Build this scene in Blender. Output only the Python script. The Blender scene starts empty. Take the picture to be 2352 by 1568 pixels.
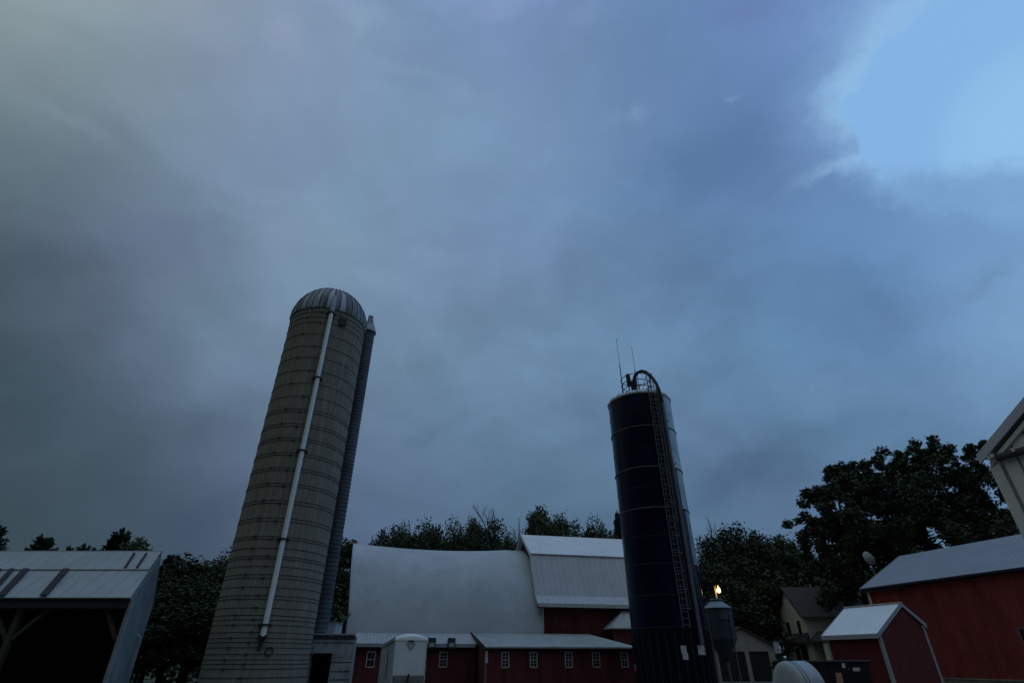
import bpy, math, random
import numpy as np
from mathutils import Vector, Matrix
rad = math.radians
random.seed(7)
scene = bpy.context.scene
col = scene.collection

# ------------------------------------------------------------------ camera
FOC, PITCH = 1214.0, math.atan2(731, 1214)          # focal length in pixels of a 2352 px wide picture
CZ = 1.6
cd = bpy.data.cameras.new('camera')
cam = bpy.data.objects.new('camera', cd)
col.objects.link(cam)
cam.location = (0, 0, CZ)
cam.rotation_euler = (math.pi / 2 + PITCH, 0, 0)
cd.sensor_width = 36
cd.lens = 36 * FOC / 2352
cd.clip_start = 0.1
cd.clip_end = 3000
scene.camera = cam
scene.render.resolution_x, scene.render.resolution_y = 1024, 682

def ray(x, y):
    u, v = x - 1176, 784 - y
    return Vector((u, FOC * math.cos(PITCH) - v * math.sin(PITCH), FOC * math.sin(PITCH) + v * math.cos(PITCH)))

def P(x, y, Y):
    """the point at forward distance Y that the picture shows at x, y"""
    r = ray(x, y)
    return Vector((r.x / r.y * Y, Y, CZ + r.z / r.y * Y))

# ------------------------------------------------------------------ exposure
scene.view_settings.view_transform = 'Standard'
scene.view_settings.look = 'None'
scene.view_settings.exposure = 0
scene.view_settings.gamma = 1
scene.view_settings.use_curve_mapping = False

# ------------------------------------------------------------------ sky
def lin(c):
    return tuple((v / 255 / 12.92) if v / 255 <= .04045 else ((v / 255 + .055) / 1.055) ** 2.4 for v in c[:3])

XS = [0, 300, 600, 900, 1176, 1450, 1750, 2050, 2352]
YS = [0, 250, 500, 750, 1000, 1250]
SKY = [
 [(138,149,155),(142,155,164),(134,150,172),(124,149,180),(117,140,180),(108,137,178),(104,134,182),(118,158,208),(126,168,218)],
 [(104,121,130),(121,139,153),(128,147,172),(124,149,177),(116,143,176),(109,136,173),( 97,130,173),(112,147,196),(126,165,212)],
 [( 82, 97,107),(112,129,149),(119,141,166),(120,146,173),(113,140,172),(104,134,170),( 96,128,170),( 99,137,181),(125,163,202)],
 [( 64, 80, 92),( 86,101,121),(114,136,158),(117,144,168),(111,138,166),(104,136,167),( 97,131,167),( 92,125,165),(120,155,192)],
 [( 58, 73, 84),( 68, 84, 98),( 90,108,132),( 98,122,147),( 95,122,148),( 97,124,153),( 88,115,145),( 94,124,157),(106,140,175)],
 [( 64, 81, 90),( 59, 75, 87),( 75, 91,114),( 78, 98,122),( 80,104,128),( 82,107,131),( 85,110,136),( 87,112,140),( 94,124,154)],
]
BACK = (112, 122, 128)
def sky_at(az, el):
    d = Vector((math.sin(az) * math.cos(el), math.cos(az) * math.cos(el), math.sin(el)))
    fwd = d.y * math.cos(PITCH) + d.z * math.sin(PITCH)
    up = -d.y * math.sin(PITCH) + d.z * math.cos(PITCH)
    fwd = max(fwd, .15)
    x = min(max(1176 + d.x / fwd * FOC, 0), 2351.9)
    y = min(max(784 - up / fwd * FOC, 0), 1249.9)
    i = max(k for k in range(len(XS) - 1) if XS[k] <= x); j = int(y // 250)
    a = (x - XS[i]) / (XS[i + 1] - XS[i]); b = (y - YS[j]) / 250
    c = [0, 0, 0]
    for q in range(3):
        t = SKY[j][i][q] * (1 - a) + SKY[j][i + 1][q] * a
        s = SKY[j + 1][i][q] * (1 - a) + SKY[j + 1][i + 1][q] * a
        c[q] = t * (1 - b) + s * b
    return lin(c)

world = bpy.data.worlds.new('World')
scene.world = world
world.use_nodes = True
wt = world.node_tree
wt.nodes.clear()
class G:
    """small helper that builds node trees"""
    def __init__(s, t): s.t = t
    def n(s, kind, ins=(), out=0, **kw):
        nd = s.t.nodes.new(kind)
        for k, v in kw.items(): setattr(nd, k, v)
        for k, v in (ins.items() if isinstance(ins, dict) else enumerate(ins)):
            if v is None: continue
            if isinstance(v, bpy.types.NodeSocket): s.t.links.new(v, nd.inputs[k])
            else: nd.inputs[k].default_value = v
        return nd.outputs[out]
    def m(s, op, a, b=None, c=None, clamp=False): return s.n('ShaderNodeMath', (a, b, c), operation=op, use_clamp=clamp)
    def v(s, op, a, b=None, out=0): return s.n('ShaderNodeVectorMath', (a, b), out=out, operation=op)
    def mix(s, f, a, b, blend='MIX'):
        nd = s.t.nodes.new('ShaderNodeMix'); nd.data_type = 'RGBA'; nd.blend_type = blend
        for k, v in ((0, f), (6, a), (7, b)):
            if isinstance(v, bpy.types.NodeSocket): s.t.links.new(v, nd.inputs[k])
            else: nd.inputs[k].default_value = v if k == 0 else (*v[:3], 1)
        return nd.outputs[2]
    def noise(s, vec, scale, detail=3, rough=.5, out=0, dist=0.0):
        return s.n('ShaderNodeTexNoise', {'Vector': vec, 'Scale': scale, 'Detail': detail, 'Roughness': rough, 'Distortion': dist}, out=out)
    def rng(s, v, a, b, c, d, kind='LINEAR'):
        return s.n('ShaderNodeMapRange', (v, a, b, c, d), interpolation_type=kind)
W = G(wt)
gen = W.n('ShaderNodeTexCoord', out=0)
dirv = W.v('NORMALIZE', gen)
warp = W.v('SUBTRACT', W.noise(dirv, 3.2, 4, .55, out=1), (.5, .5, .5))
warp2 = W.v('SUBTRACT', W.noise(dirv, 9, 4, .6, out=1), (.5, .5, .5))
dw = W.v('NORMALIZE', W.v('ADD', dirv, W.v('ADD', W.v('SCALE', warp), W.v('SCALE', warp2))))
for nd in wt.nodes:
    if nd.type == 'VECT_MATH' and nd.operation == 'SCALE': nd.inputs[3].default_value = .16
[nd for nd in wt.nodes if nd.type == 'VECT_MATH' and nd.operation == 'SCALE'][-1].inputs[3].default_value = .05
sp = wt.nodes.new('ShaderNodeSeparateXYZ'); wt.links.new(dw, sp.inputs[0])
az = W.m('ARCTAN2', sp.outputs[0], sp.outputs[1])
el = W.m('ARCSINE', sp.outputs[2])
azn = W.rng(az, -math.pi, math.pi, 0, 1)
ELS = [-2, 6, 13, 20, 28, 36, 44, 52, 62, 76]
AZS = [-180, -110] + list(range(-78, 79, 7)) + [110, 180]
prev = None
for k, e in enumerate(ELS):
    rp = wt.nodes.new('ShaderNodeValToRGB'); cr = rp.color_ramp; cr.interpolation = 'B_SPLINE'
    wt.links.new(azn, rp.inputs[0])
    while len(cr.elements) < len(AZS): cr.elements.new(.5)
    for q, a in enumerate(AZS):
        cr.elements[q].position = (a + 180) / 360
        low = min(1.7, max(.07, (e - 18) / 22))              # unseen sky behind the viewer dimmed low, brightened high to shape the light
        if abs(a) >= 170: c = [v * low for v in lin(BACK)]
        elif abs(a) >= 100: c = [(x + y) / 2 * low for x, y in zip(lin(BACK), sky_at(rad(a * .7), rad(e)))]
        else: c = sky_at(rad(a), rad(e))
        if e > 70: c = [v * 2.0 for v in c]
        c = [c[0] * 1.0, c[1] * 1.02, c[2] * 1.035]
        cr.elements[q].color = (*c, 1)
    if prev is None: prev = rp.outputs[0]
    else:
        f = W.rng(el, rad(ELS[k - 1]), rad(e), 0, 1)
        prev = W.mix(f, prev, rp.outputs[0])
cloud = prev
# billows: soft light and dark inside the cloud deck
spr = wt.nodes.new('ShaderNodeMapping'); wt.links.new(dirv, spr.inputs[0]); spr.inputs['Rotation'].default_value = (0, rad(28), 0); spr.inputs['Scale'].default_value = (1, 1.1, 1.5)
n1 = W.noise(spr.outputs[0], 3.6, 5, .5, dist=.5)
n2 = W.noise(spr.outputs[0], 9.0, 6, .55, dist=.3)
g1 = W.rng(n1, .3, .7, .89, 1.09)
g2 = W.rng(n2, .3, .7, .968, 1.032)
n3 = W.noise(spr.outputs[0], 4.2, 9, .56, dist=.35)          # torn, curling detail
n4 = W.noise(dirv, 1.7, 2, .5)
g3 = W.m('ADD', 1.0, W.m('MULTIPLY', W.rng(n3, .38, .66, -.06, .085, 'SMOOTHSTEP'), W.rng(n4, .42, .6, .05, 1)))
cloud = W.v('SCALE', cloud); cloud.node.inputs[3].default_value = 1
wt.links.new(W.m('MULTIPLY', g3, W.m('MULTIPLY', g1, g2)), cloud.node.inputs[3])
# slow drift of hue between violet grey and green grey
hn = W.noise(dirv, 2.6, 3, .5, dist=.6)
cloud = W.mix(W.rng(hn, .35, .65, 0, 1), W.v('MULTIPLY', cloud, (.975, 1.008, .985)), W.v('MULTIPLY', cloud, (1.025, .985, 1.02)))

def lobe(px, py, rx, ry, rot=0, power=2.0, n=None, warpv=None):
    """soft elliptical patch of the sky around a direction"""
    c = ray(px, py).normalized()
    a = ray(px + math.cos(rad(rot)) * 40, py - math.sin(rad(rot)) * 40).normalized()
    a = (a - c * a.dot(c)).normalized(); b = c.cross(a)
    k = 1 / ray(px, py).length
    src = warpv or dirv
    x = W.m('DIVIDE', W.v('DOT_PRODUCT', src, tuple(a), out=1), rx * k)
    y = W.m('DIVIDE', W.v('DOT_PRODUCT', src, tuple(b), out=1), ry * k)
    q = W.m('ADD', W.m('MULTIPLY', x, x), W.m('MULTIPLY', y, y))
    front = W.m('GREATER_THAN', W.v('DOT_PRODUCT', src, tuple(c), out=1), 0)
    return W.m('MULTIPLY', front, q) , front
wn = W.noise(dirv, 11, 8, .62, out=1)
wv = W.v('NORMALIZE', W.v('ADD', dirv, W.v('SCALE', W.v('SUBTRACT', wn, (.5, .5, .5)))))
[nd for nd in wt.nodes if nd.type == 'VECT_MATH' and nd.operation == 'SCALE'][-1].inputs[3].default_value = .09
wn3 = W.noise(dirv, 26, 8, .6, out=1)
wv3 = W.v('NORMALIZE', W.v('ADD', wv, W.v('SCALE', W.v('SUBTRACT', wn3, (.5, .5, .5)))))
[nd for nd in wt.nodes if nd.type == 'VECT_MATH' and nd.operation == 'SCALE'][-1].inputs[3].default_value = .03
def patch(c, px, py, rx, ry, rot, rgb, amt, lo=0.0, hi=1.0, wisp=0.0, wvec=None):
    q, fr = lobe(px, py, rx, ry, rot, warpv=wvec or wv)
    f = W.m('MULTIPLY', fr, W.m('POWER', 2.718, W.m('MULTIPLY', q, -1.0)))
    if wisp:
        f = W.m('MULTIPLY', f, W.rng(W.noise(wv, 14, 6, .6), .5 - wisp, .5 + wisp, 0, 1, 'SMOOTHSTEP'))
    return W.mix(W.m('MULTIPLY', f, amt, clamp=True), c, lin(rgb))
# brightening of the deck towards the gap, light wisps and dark bands
for a in [
    (2010, 130, 95, 190, -20, (150,190,228), .75, 0, 0, 0),
    (1900, 300, 150, 60, 10, (128,160,206), .55, 0, 0, .25),
    (1960, 368, 130, 13, 26, (140,180,222), .85, 0, 0, 0),
    (2200, 395, 170, 40, 3, (135,178,222), .6, 0, 0, .3),
    (1452, 248, 55, 22, 32, (142,168,200), .75, 0, 0, .25),
    (1684, 216, 16, 9, 0, (134,165,202), .8, 0, 0, 0),
    (1850, 40, 40, 50, 60, (134,166,212), .7, 0, 0, .2),
    (1720, 20, 120, 60, 0, (100,122,172), .6, 0, 0, 0),
    (1650, 260, 200, 150, 0, (90,122,166), .5, 0, 0, 0),
    (1860, 450, 260, 60, 0, (90,121,164), .5, 0, 0, 0),
    (1860, 880, 80, 42, 15, (122,150,184), .55, 0, 0, .25),
    (1990, 905, 110, 40, 10, (118,150,182), .45, 0, 0, .25),
    (1720, 1085, 200, 42, 25, (68,94,122), .6, 0, 0, 0),
    (1990, 715, 160, 90, 0, (92,124,164), .5, 0, 0, 0),
    (2290, 640, 90, 22, 30, (96,126,160), .6, 0, 0, .3),
    (655, 85, 45, 60, -40, (152,166,194), .6, 0, 0, .35),
    (540, 60, 60, 50, 0, (126,150,168), .4, 0, 0, .3),
    (165, 285, 75, 18, -35, (130,148,164), .6, 0, 0, .3),
    (1000, 190, 170, 16, -22, (134,160,190), .5, 0, 0, .3),
    (90, 610, 260, 60, 10, (62,78,90), .4, 0, 0, 0),
    (420, 1215, 110, 60, 0, (64,80,102), .5, 0, 0, 0),
    (250, 1010, 300, 45, 12, (74,92,104), .5, 0, 0, .3),
    (120, 1080, 240, 40, 8, (62,78,90), .4, 0, 0, .3),
    (980, 1000, 60, 18, 30, (82,106,132), .6, 0, 0, .3),
    (330, 540, 120, 70, 0, (102,118,146), .5, 0, 0, 0),
    (2240, 1010, 200, 30, 15, (92,122,152), .4, 0, 0, .3),
    (820, 50, 70, 34, 35, (140,166,190), .6, 0, 0, .25),
    (1110, 40, 110, 26, 30, (132,154,192), .6, 0, 0, .25),
    (1330, 60, 90, 30, 40, (126,152,192), .55, 0, 0, .25),
    (1310, 130, 60, 70, 60, (104,128,158), .45, 0, 0, .3),
    (1660, 380, 170, 70, 20, (84,116,158), .6, 0, 0, 0),
    (1960, 250, 40, 120, -10, (138,176,216), .6, 0, 0, .2),
    (2090, 330, 70, 26, 20, (106,142,186), .7, 0, 0, 0),
    (1210, 300, 120, 60, 10, (108,136,164), .4, 0, 0, .2),
    (740, 560, 160, 60, -20, (128,150,172), .4, 0, 0, .2),
]:
    cloud = patch(cloud, *a)
# the clear gap with the blue sky seen through it
q, fr = lobe(2425, 215, 415, 285, 0, warpv=wv3)
q2, fr2 = lobe(2345, 160, 300, 235, 0, warpv=wv3)
clear = W.m('MULTIPLY', fr, W.rng(q, 1.10, .93, 0, 1, 'SMOOTHSTEP'))
rim = W.m('MULTIPLY', fr, W.m('MULTIPLY', W.rng(q, 1.5, 1.02, 0, 1, 'SMOOTHSTEP'), W.rng(W.noise(wv3, 7, 7, .6), .35, .6, .2, .85)))
cloud = W.mix(rim, cloud, lin((146, 192, 232)))
qb, frb = lobe(2170, 490, 330, 105, 4, warpv=wv3)
under = W.m('MULTIPLY', frb, W.rng(qb, 1.7, .3, 0, 1, 'SMOOTHSTEP'))
q3, fr3 = lobe(2352, 300, 150, 190, 0)
blue = W.mix(W.m('MULTIPLY', fr3, W.rng(q3, 1.6, 0, 0, 1, 'SMOOTHSTEP')), lin((130, 176, 224)), lin((141, 189, 228)))
SUN_EL, SUN_AZ = rad(7), rad(128)
nish = W.n('ShaderNodeTexSky', sky_type='NISHITA', sun_disc=False, sun_elevation=SUN_EL, sun_rotation=SUN_AZ, air_density=1.0, dust_density=.6)
blue = W.mix(1.0, blue, W.v('SCALE', nish), 'ADD')
[nd for nd in wt.nodes if nd.type == 'VECT_MATH' and nd.operation == 'SCALE'][-1].inputs[3].default_value = .02
q4, fr4 = lobe(2150, 330, 90, 24, 25, warpv=wv3)
clear = W.m('MULTIPLY', clear, W.rng(under, 0, 1, .97, .12))
cloud = W.mix(W.m('MULTIPLY', under, .55), cloud, lin((108, 145, 192)))
skyc = W.mix(clear, cloud, blue)
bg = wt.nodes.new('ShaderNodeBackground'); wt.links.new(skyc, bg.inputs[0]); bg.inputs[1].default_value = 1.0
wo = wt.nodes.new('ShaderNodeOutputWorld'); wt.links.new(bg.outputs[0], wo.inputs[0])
world.cycles.sampling_method = 'MANUAL'; world.cycles.sample_map_resolution = 512

sd = bpy.data.lights.new('sun', 'SUN')
sd.energy = .05; sd.angle = rad(30); sd.color = (1, .93, .84)
sun = bpy.data.objects.new('sun', sd); col.objects.link(sun)
sv = Vector((math.sin(SUN_AZ) * math.cos(rad(35)), math.cos(SUN_AZ) * math.cos(rad(35)), math.sin(rad(35))))
sun.rotation_euler = sv.to_track_quat('Z', 'Y').to_euler()

# ------------------------------------------------------------------ materials
MATS = {}
def mat(name, rgb, rough=.8, var=.15, scale=3.0, metal=0.0, spec=.3, bump=None, stretch=None, rgb2=None, f2=(.45, .7), s2=1.0, noise_bump=.0):
    """procedural paint: base colour broken by two sizes of noise, an optional second colour in patches, optional ribs"""
    if name in MATS: return MATS[name]
    m = bpy.data.materials.new(name); m.use_nodes = True
    t = m.node_tree; t.nodes.clear(); g = G(t)
    tc = t.nodes.new('ShaderNodeTexCoord'); o = tc.outputs[3]
    mp = t.nodes.new('ShaderNodeMapping'); t.links.new(o, mp.inputs[0])
    if stretch: mp.inputs['Scale'].default_value = stretch
    o2 = mp.outputs[0]
    a = g.noise(o2, scale, 5, .6); b = g.noise(o2, scale * 9, 3, .6)
    f = g.m('ADD', g.rng(a, .3, .7, -var, var), g.rng(b, .3, .7, -var * .5, var * .5))
    c = g.v('SCALE', tuple(rgb)); g.t.links.new(g.m('ADD', f, 1.0), c.node.inputs[3])
    if rgb2:
        k = g.noise(o2, s2, 6, .65)
        c = g.mix(g.rng(k, f2[0], f2[1], 0, 1, 'SMOOTHSTEP'), c, rgb2)
    bs = t.nodes.new('ShaderNodeBsdfPrincipled'); out = t.nodes.new('ShaderNodeOutputMaterial')
    t.links.new(bs.outputs[0], out.inputs[0])
    if bump:   # (axis, period m, height, sharpness): ribs across one axis, also a thin dark groove line
        ax, per, hgt, groove = bump[:4]; wide = bump[4] if len(bump) > 4 else .46
        sx = t.nodes.new('ShaderNodeSeparateXYZ'); t.links.new(o, sx.inputs[0])
        fr_ = g.m('FRACT', g.m('DIVIDE', sx.outputs[ax], per))
        d = g.m('ABSOLUTE', g.m('SUBTRACT', fr_, .5))
        rib = g.rng(d, .34, .5, 0, 1, 'SMOOTHSTEP')
        line = g.rng(d, wide, wide + .03, 0, 1)
        c = g.mix(g.m('MULTIPLY', line, groove), c, tuple(v * .35 for v in rgb))
        bp = t.nodes.new('ShaderNodeBump'); bp.inputs['Distance'].default_value = hgt; bp.inputs['Strength'].default_value = 1
        t.links.new(rib, bp.inputs['Height']); t.links.new(bp.outputs[0], bs.inputs['Normal'])
    elif noise_bump:
        bp = t.nodes.new('ShaderNodeBump'); bp.inputs['Distance'].default_value = noise_bump; bp.inputs['Strength'].default_value = 1
        t.links.new(b, bp.inputs['Height']); t.links.new(bp.outputs[0], bs.inputs['Normal'])
    t.links.new(c, bs.inputs['Base Color'])
    bs.inputs['Roughness'].default_value = rough; bs.inputs['Metallic'].default_value = metal
    bs.inputs['Specular IOR Level'].default_value = spec
    MATS[name] = m
    return m

white_trim = mat('white_trim', (.55, .56, .56), .7, .12, 4)
barn_red = mat('barn_red', (.125, .028, .030), .8, .35, 2, stretch=(1, 1, .2), bump=(0, .3, .01, .35), rgb2=(.06, .012, .014), f2=(.5, .8), s2=.7)
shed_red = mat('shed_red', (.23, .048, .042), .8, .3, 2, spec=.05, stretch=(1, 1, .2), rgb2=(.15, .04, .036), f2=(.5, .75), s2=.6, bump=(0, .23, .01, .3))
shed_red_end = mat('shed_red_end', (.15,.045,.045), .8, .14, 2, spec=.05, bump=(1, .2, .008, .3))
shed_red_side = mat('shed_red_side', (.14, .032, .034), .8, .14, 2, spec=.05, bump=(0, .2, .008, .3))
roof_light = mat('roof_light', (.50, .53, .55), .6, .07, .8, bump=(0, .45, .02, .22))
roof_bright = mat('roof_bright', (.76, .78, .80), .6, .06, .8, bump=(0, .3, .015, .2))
roof_arch = mat('roof_arch', (.49, .53, .55), .85, .12, .7, spec=.1, rgb2=(.40, .43, .44), f2=(.45, .75), s2=.35, noise_bump=.010)
roof_lean = mat('roof_lean', (.36, .40, .39), .7, .16, 1.5, bump=(0, .22, .015, .4), rgb2=(.24, .26, .24), f2=(.45, .75), s2=.8)
roof_lean_b = mat('roof_lean_b', (.40, .42, .42), .7, .12, 1.5, bump=(0, .22, .015, .3))
roof_old = mat('roof_old', (.36, .40, .41), .6, .10, .7, bump=(0, .62, .02, .35), rgb2=(.33, .37, .38), f2=(.5, .75), s2=.5)
rust_strip = mat('rust_strip', (.045, .040, .045), .8, .3, 3)
grey_sheet = mat('grey_sheet', (.27, .33, .36), .6, .2, 1.0, spec=.4, bump=(1, .25, .012, .3), rgb2=(.2, .25, .27), f2=(.45, .7), s2=.8)
old_wood = mat('old_wood', (.16, .15, .12), .9, .3, 3, stretch=(1, 1, .15))
brown_wall = mat('brown_wall', (.075, .066, .06), .9, .3, 2, stretch=(1, 1, .15))
dark_wood = mat('dark_wood', (.045, .04, .035), .9, .3, 3)
brace_wood = mat('brace_wood', (.06, .056, .045), .9, .3, 3, stretch=(1, 1, .15))
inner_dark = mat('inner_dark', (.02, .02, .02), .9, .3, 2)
dark_fascia = mat('dark_fascia', (.03, .03, .05), .8, .2, 3)
block_white = mat('block_white', (.34, .37, .38), .9, .25, 2.5, rgb2=(.17, .20, .20), f2=(.5, .68), s2=1.6, noise_bump=.01)
pale_panel = mat('pale_panel', (.34, .38, .42), .7, .1, 2)
pipe_white = mat('pipe_white', (.86, .88, .88), .3, .05, 6, spec=.8)
galv = mat('galv', (.30, .34, .36), .5, .2, 3, metal=.2)
black_metal = mat('black_metal', (.02, .022, .024), .6, .2, 5)
dark_metal = mat('dark_metal', (.05, .055, .06), .6, .2, 5)
ladder_metal = mat('ladder_metal', (.14, .155, .165), .55, .2, 5)
blue_wall = mat('blue_wall', (.0030, .0038, .022), .3, .5, 1.0, spec=.16, stretch=(1, 1, .25))
silver_panel = mat('silver_panel', (.34, .40, .41), .5, .2, 1.5, metal=.8, rgb2=(.26, .32, .32), f2=(.45, .65), s2=.7)
blue_base = mat('blue_base', (.0035, .0045, .011), .5, .2, 1.2, spec=.12)
ring_metal = mat('ring_metal', (.08, .09, .11), .6, .15, 5)
rim_white = mat('rim_white', (.55, .57, .6), .7, .15, 3)
bin_blue = mat('bin_blue', (.024, .040, .054), .5, .25, 3, spec=.5, bump=(2, .1, .01, .1))
bin_cone = mat('bin_cone', (.22, .27, .31), .6, .15, 3)
bin_mark = mat('bin_mark', (.075, .10, .10), .8, .2, 4)
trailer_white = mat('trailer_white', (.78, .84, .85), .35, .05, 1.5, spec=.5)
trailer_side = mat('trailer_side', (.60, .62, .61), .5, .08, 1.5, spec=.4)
trailer_guard = mat('trailer_guard', (.2, .21, .205), .6, .35, 6)
emblem_grey = mat('emblem_grey', (.27, .33, .33), .7, .2, 8)
emblem_dark = mat('emblem_dark', (.09, .11, .12), .7, .2, 8)
glass_dark = mat('glass_dark', (.012, .014, .018), .12, .2, 2, spec=.4)
tan_metal = mat('tan_metal', (.80, .76, .68), .6, .06, 1.5, spec=.15, bump=(0, .27, .025, 1.0, .42))
tan_trim = mat('tan_trim', (.72, .69, .62), .6, .06, 3)
mauve_trim = mat('mauve_trim', (.60, .57, .61), .6, .06, 3)
track_brown = mat('track_brown', (.03, .024, .02), .6, .2, 4)
tan_dark = mat('tan_dark', (.10, .09, .08), .7, .2, 4)
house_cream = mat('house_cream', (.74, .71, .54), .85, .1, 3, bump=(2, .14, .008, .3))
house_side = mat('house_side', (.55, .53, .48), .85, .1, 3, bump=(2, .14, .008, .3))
shingle = mat('shingle', (.085, .072, .062), .95, .3, 6)
garage_white = mat('garage_white', (.34, .33, .30), .85, .12, 2, bump=(2, .16, .008, .3))
garage_door = mat('garage_door', (.018, .02, .02), .7, .2, 3)
tank_white = mat('tank_white', (.34, .36, .39), .45, .1, 3, spec=.4)
tank_cap = mat('tank_cap', (.36, .38, .37), .6, .12, 3)
tank_band = mat('tank_band', (.02, .035, .05), .6, .1, 5)
dish_grey = mat('dish_grey', (.5, .53, .54), .7, .08, 5)
machine_black = mat('machine_black', (.010, .011, .012), .6, .4, 5)
sticker_white = mat('sticker_white', (.55, .56, .56), .8, .2, 12)
sticker_pink = mat('sticker_pink', (.42, .24, .18), .8, .2, 12)
rubber = mat('rubber', (.012, .012, .012), .9, .2, 5)
bark = mat('bark', (.035, .032, .028), .95, .3, 5)
grass_mat = mat('grass_mat', (.055, .075, .035), .95, .35, .4, rgb2=(.085, .10, .05), f2=(.45, .7), s2=.12, noise_bump=.03)
gravel_mat = mat('gravel_mat', (.10, .097, .09), .95, .25, 2, rgb2=(.06, .06, .055), f2=(.5, .7), s2=.4, noise_bump=.02)
concrete_pad = mat('concrete_pad', (.24, .24, .22), .9, .15, 2)

def leaf_mat(name, a, b):
    m = bpy.data.materials.new(name); m.use_nodes = True
    t = m.node_tree; t.nodes.clear(); g = G(t)
    tc = t.nodes.new('ShaderNodeTexCoord'); geo = t.nodes.new('ShaderNodeNewGeometry')
    k = g.noise(tc.outputs[3], .8, 3, .6)
    c = g.mix(g.rng(k, .4, .6, 0, 1), a, b)
    c = g.v('SCALE', c); t.links.new(g.rng(geo.outputs['Random Per Island'], 0, 1, .6, 1.4), c.node.inputs[3])
    bs = t.nodes.new('ShaderNodeBsdfPrincipled'); bs.inputs['Roughness'].default_value = .75; bs.inputs['Specular IOR Level'].default_value = .2
    t.links.new(c, bs.inputs['Base Color'])
    out = t.nodes.new('ShaderNodeOutputMaterial'); t.links.new(bs.outputs[0], out.inputs[0])
    return m
leaf_oak = leaf_mat('leaf_oak', (.050, .064, .038), (.090, .108, .062))
leaf_mid = leaf_mat('leaf_mid', (.060, .078, .036), (.110, .125, .060))
leaf_dark = leaf_mat('leaf_dark', (.042, .054, .030), (.072, .084, .046))
leaf_pine = leaf_mat('leaf_pine', (.022, .036, .028), (.040, .055, .038))

# concrete staves: tall blocks in staggered columns, streaked by weather
def stave_mat():
    m = bpy.data.materials.new('concrete_staves'); m.use_nodes = True
    t = m.node_tree; t.nodes.clear(); g = G(t)
    uv = t.nodes.new('ShaderNodeUVMap'); sx = t.nodes.new('ShaderNodeSeparateXYZ'); t.links.new(uv.outputs[0], sx.inputs[0])
    cb = g.n('ShaderNodeCombineXYZ', (sx.outputs[1], sx.outputs[0], 0.0))
    br = t.nodes.new('ShaderNodeTexBrick'); t.links.new(cb, br.inputs['Vector'])
    for k, v in (('Scale', 1), ('Mortar Size', .012), ('Mortar Smooth', .3), ('Brick Width', .86), ('Row Height', .2534), ('Bias', 0)): br.inputs[k].default_value = v
    br.offset = .5
    br.inputs['Color1'].default_value = (.262, .238, .190, 1); br.inputs['Color2'].default_value = (.325, .296, .240, 1)
    br.inputs['Mortar'].default_value = (.12, .11, .09, 1)
    c = br.outputs[0]
    st = g.n('ShaderNodeCombineXYZ', (g.m('MULTIPLY', sx.outputs[0], 3.2), g.m('MULTIPLY', sx.outputs[1], .12), 0.0))
    k = g.noise(st, 1.6, 6, .7)
    c = g.mix(g.rng(k, .42, .72, 0, .6), c, (.145, .138, .12))
    k2 = g.noise(st, .9, 4, .6)
    c = g.mix(g.rng(k2, .55, .75, 0, .5), c, (.40, .38, .33))
    lo = g.rng(sx.outputs[1], 0, 9, 1, 0)           # pale green-grey lime bloom low down
    c = g.mix(g.m('MULTIPLY', lo, g.rng(g.noise(uv.outputs[0], .5, 5, .6), .35, .6, 0, .6)), c, (.33, .345, .285))
    c = g.mix(g.rng(g.noise(uv.outputs[0], 9, 5, .7), .3, .7, 0, .3), c, (.145, .138, .12))
    bs = t.nodes.new('ShaderNodeBsdfPrincipled'); bs.inputs['Roughness'].default_value = .95; bs.inputs['Specular IOR Level'].default_value = .1
    t.links.new(c, bs.inputs['Base Color'])
    bp = t.nodes.new('ShaderNodeBump'); bp.inputs['Distance'].default_value = .01
    t.links.new(g.noise(uv.outputs[0], 12, 5, .7), bp.inputs['Height']); t.links.new(bp.outputs[0], bs.inputs['Normal'])
    out = t.nodes.new('ShaderNodeOutputMaterial'); t.links.new(bs.outputs[0], out.inputs[0])
    return m
staves = stave_mat()
def dome_mat():
    m = bpy.data.materials.new('dome_sheet'); m.use_nodes = True
    t = m.node_tree; t.nodes.clear(); g = G(t)
    uv = t.nodes.new('ShaderNodeUVMap'); sx = t.nodes.new('ShaderNodeSeparateXYZ'); t.links.new(uv.outputs[0], sx.inputs[0])
    st = g.n('ShaderNodeCombineXYZ', (g.m('MULTIPLY', sx.outputs[0], 40.0), g.m('MULTIPLY', sx.outputs[1], .8), 0.0))
    gore = g.n('ShaderNodeTexWhiteNoise', {'W': g.m('FLOOR', g.m('MULTIPLY', sx.outputs[0], 36.0))}, noise_dimensions='1D')
    c = g.mix(g.rng(gore, .15, .85, 0, 1), (.15, .165, .19), (.42, .46, .53))
    c = g.mix(g.rng(g.noise(st, 1.0, 4, .7), .50, .60, 0, .85), c, (.06, .065, .07))
    top = g.rng(g.m('ADD', sx.outputs[1], g.rng(g.noise(st, 2.0, 3, .7), .3, .7, -.25, .25)), .62, .8, 0, .85)
    c = g.mix(top, c, (.085, .082, .062))
    bs = t.nodes.new('ShaderNodeBsdfPrincipled'); bs.inputs['Roughness'].default_value = .55
    t.links.new(c, bs.inputs['Base Color'])
    out = t.nodes.new('ShaderNodeOutputMaterial'); t.links.new(bs.outputs[0], out.inputs[0])
    return m
dome_sheet = dome_mat()

# ------------------------------------------------------------------ object helpers
def tag(o, label=None, cat=None, group=None, kind=None):
    if label: o['label'] = label
    if cat: o['category'] = cat
    if group: o['group'] = group
    if kind: o['kind'] = kind
    return o

def empty(name, loc=(0, 0, 0), rz=0.0):
    o = bpy.data.objects.new(name, None); o.empty_display_size = .5
    col.objects.link(o); o.location = loc; o.rotation_euler = (0, 0, rz)
    return o

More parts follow.
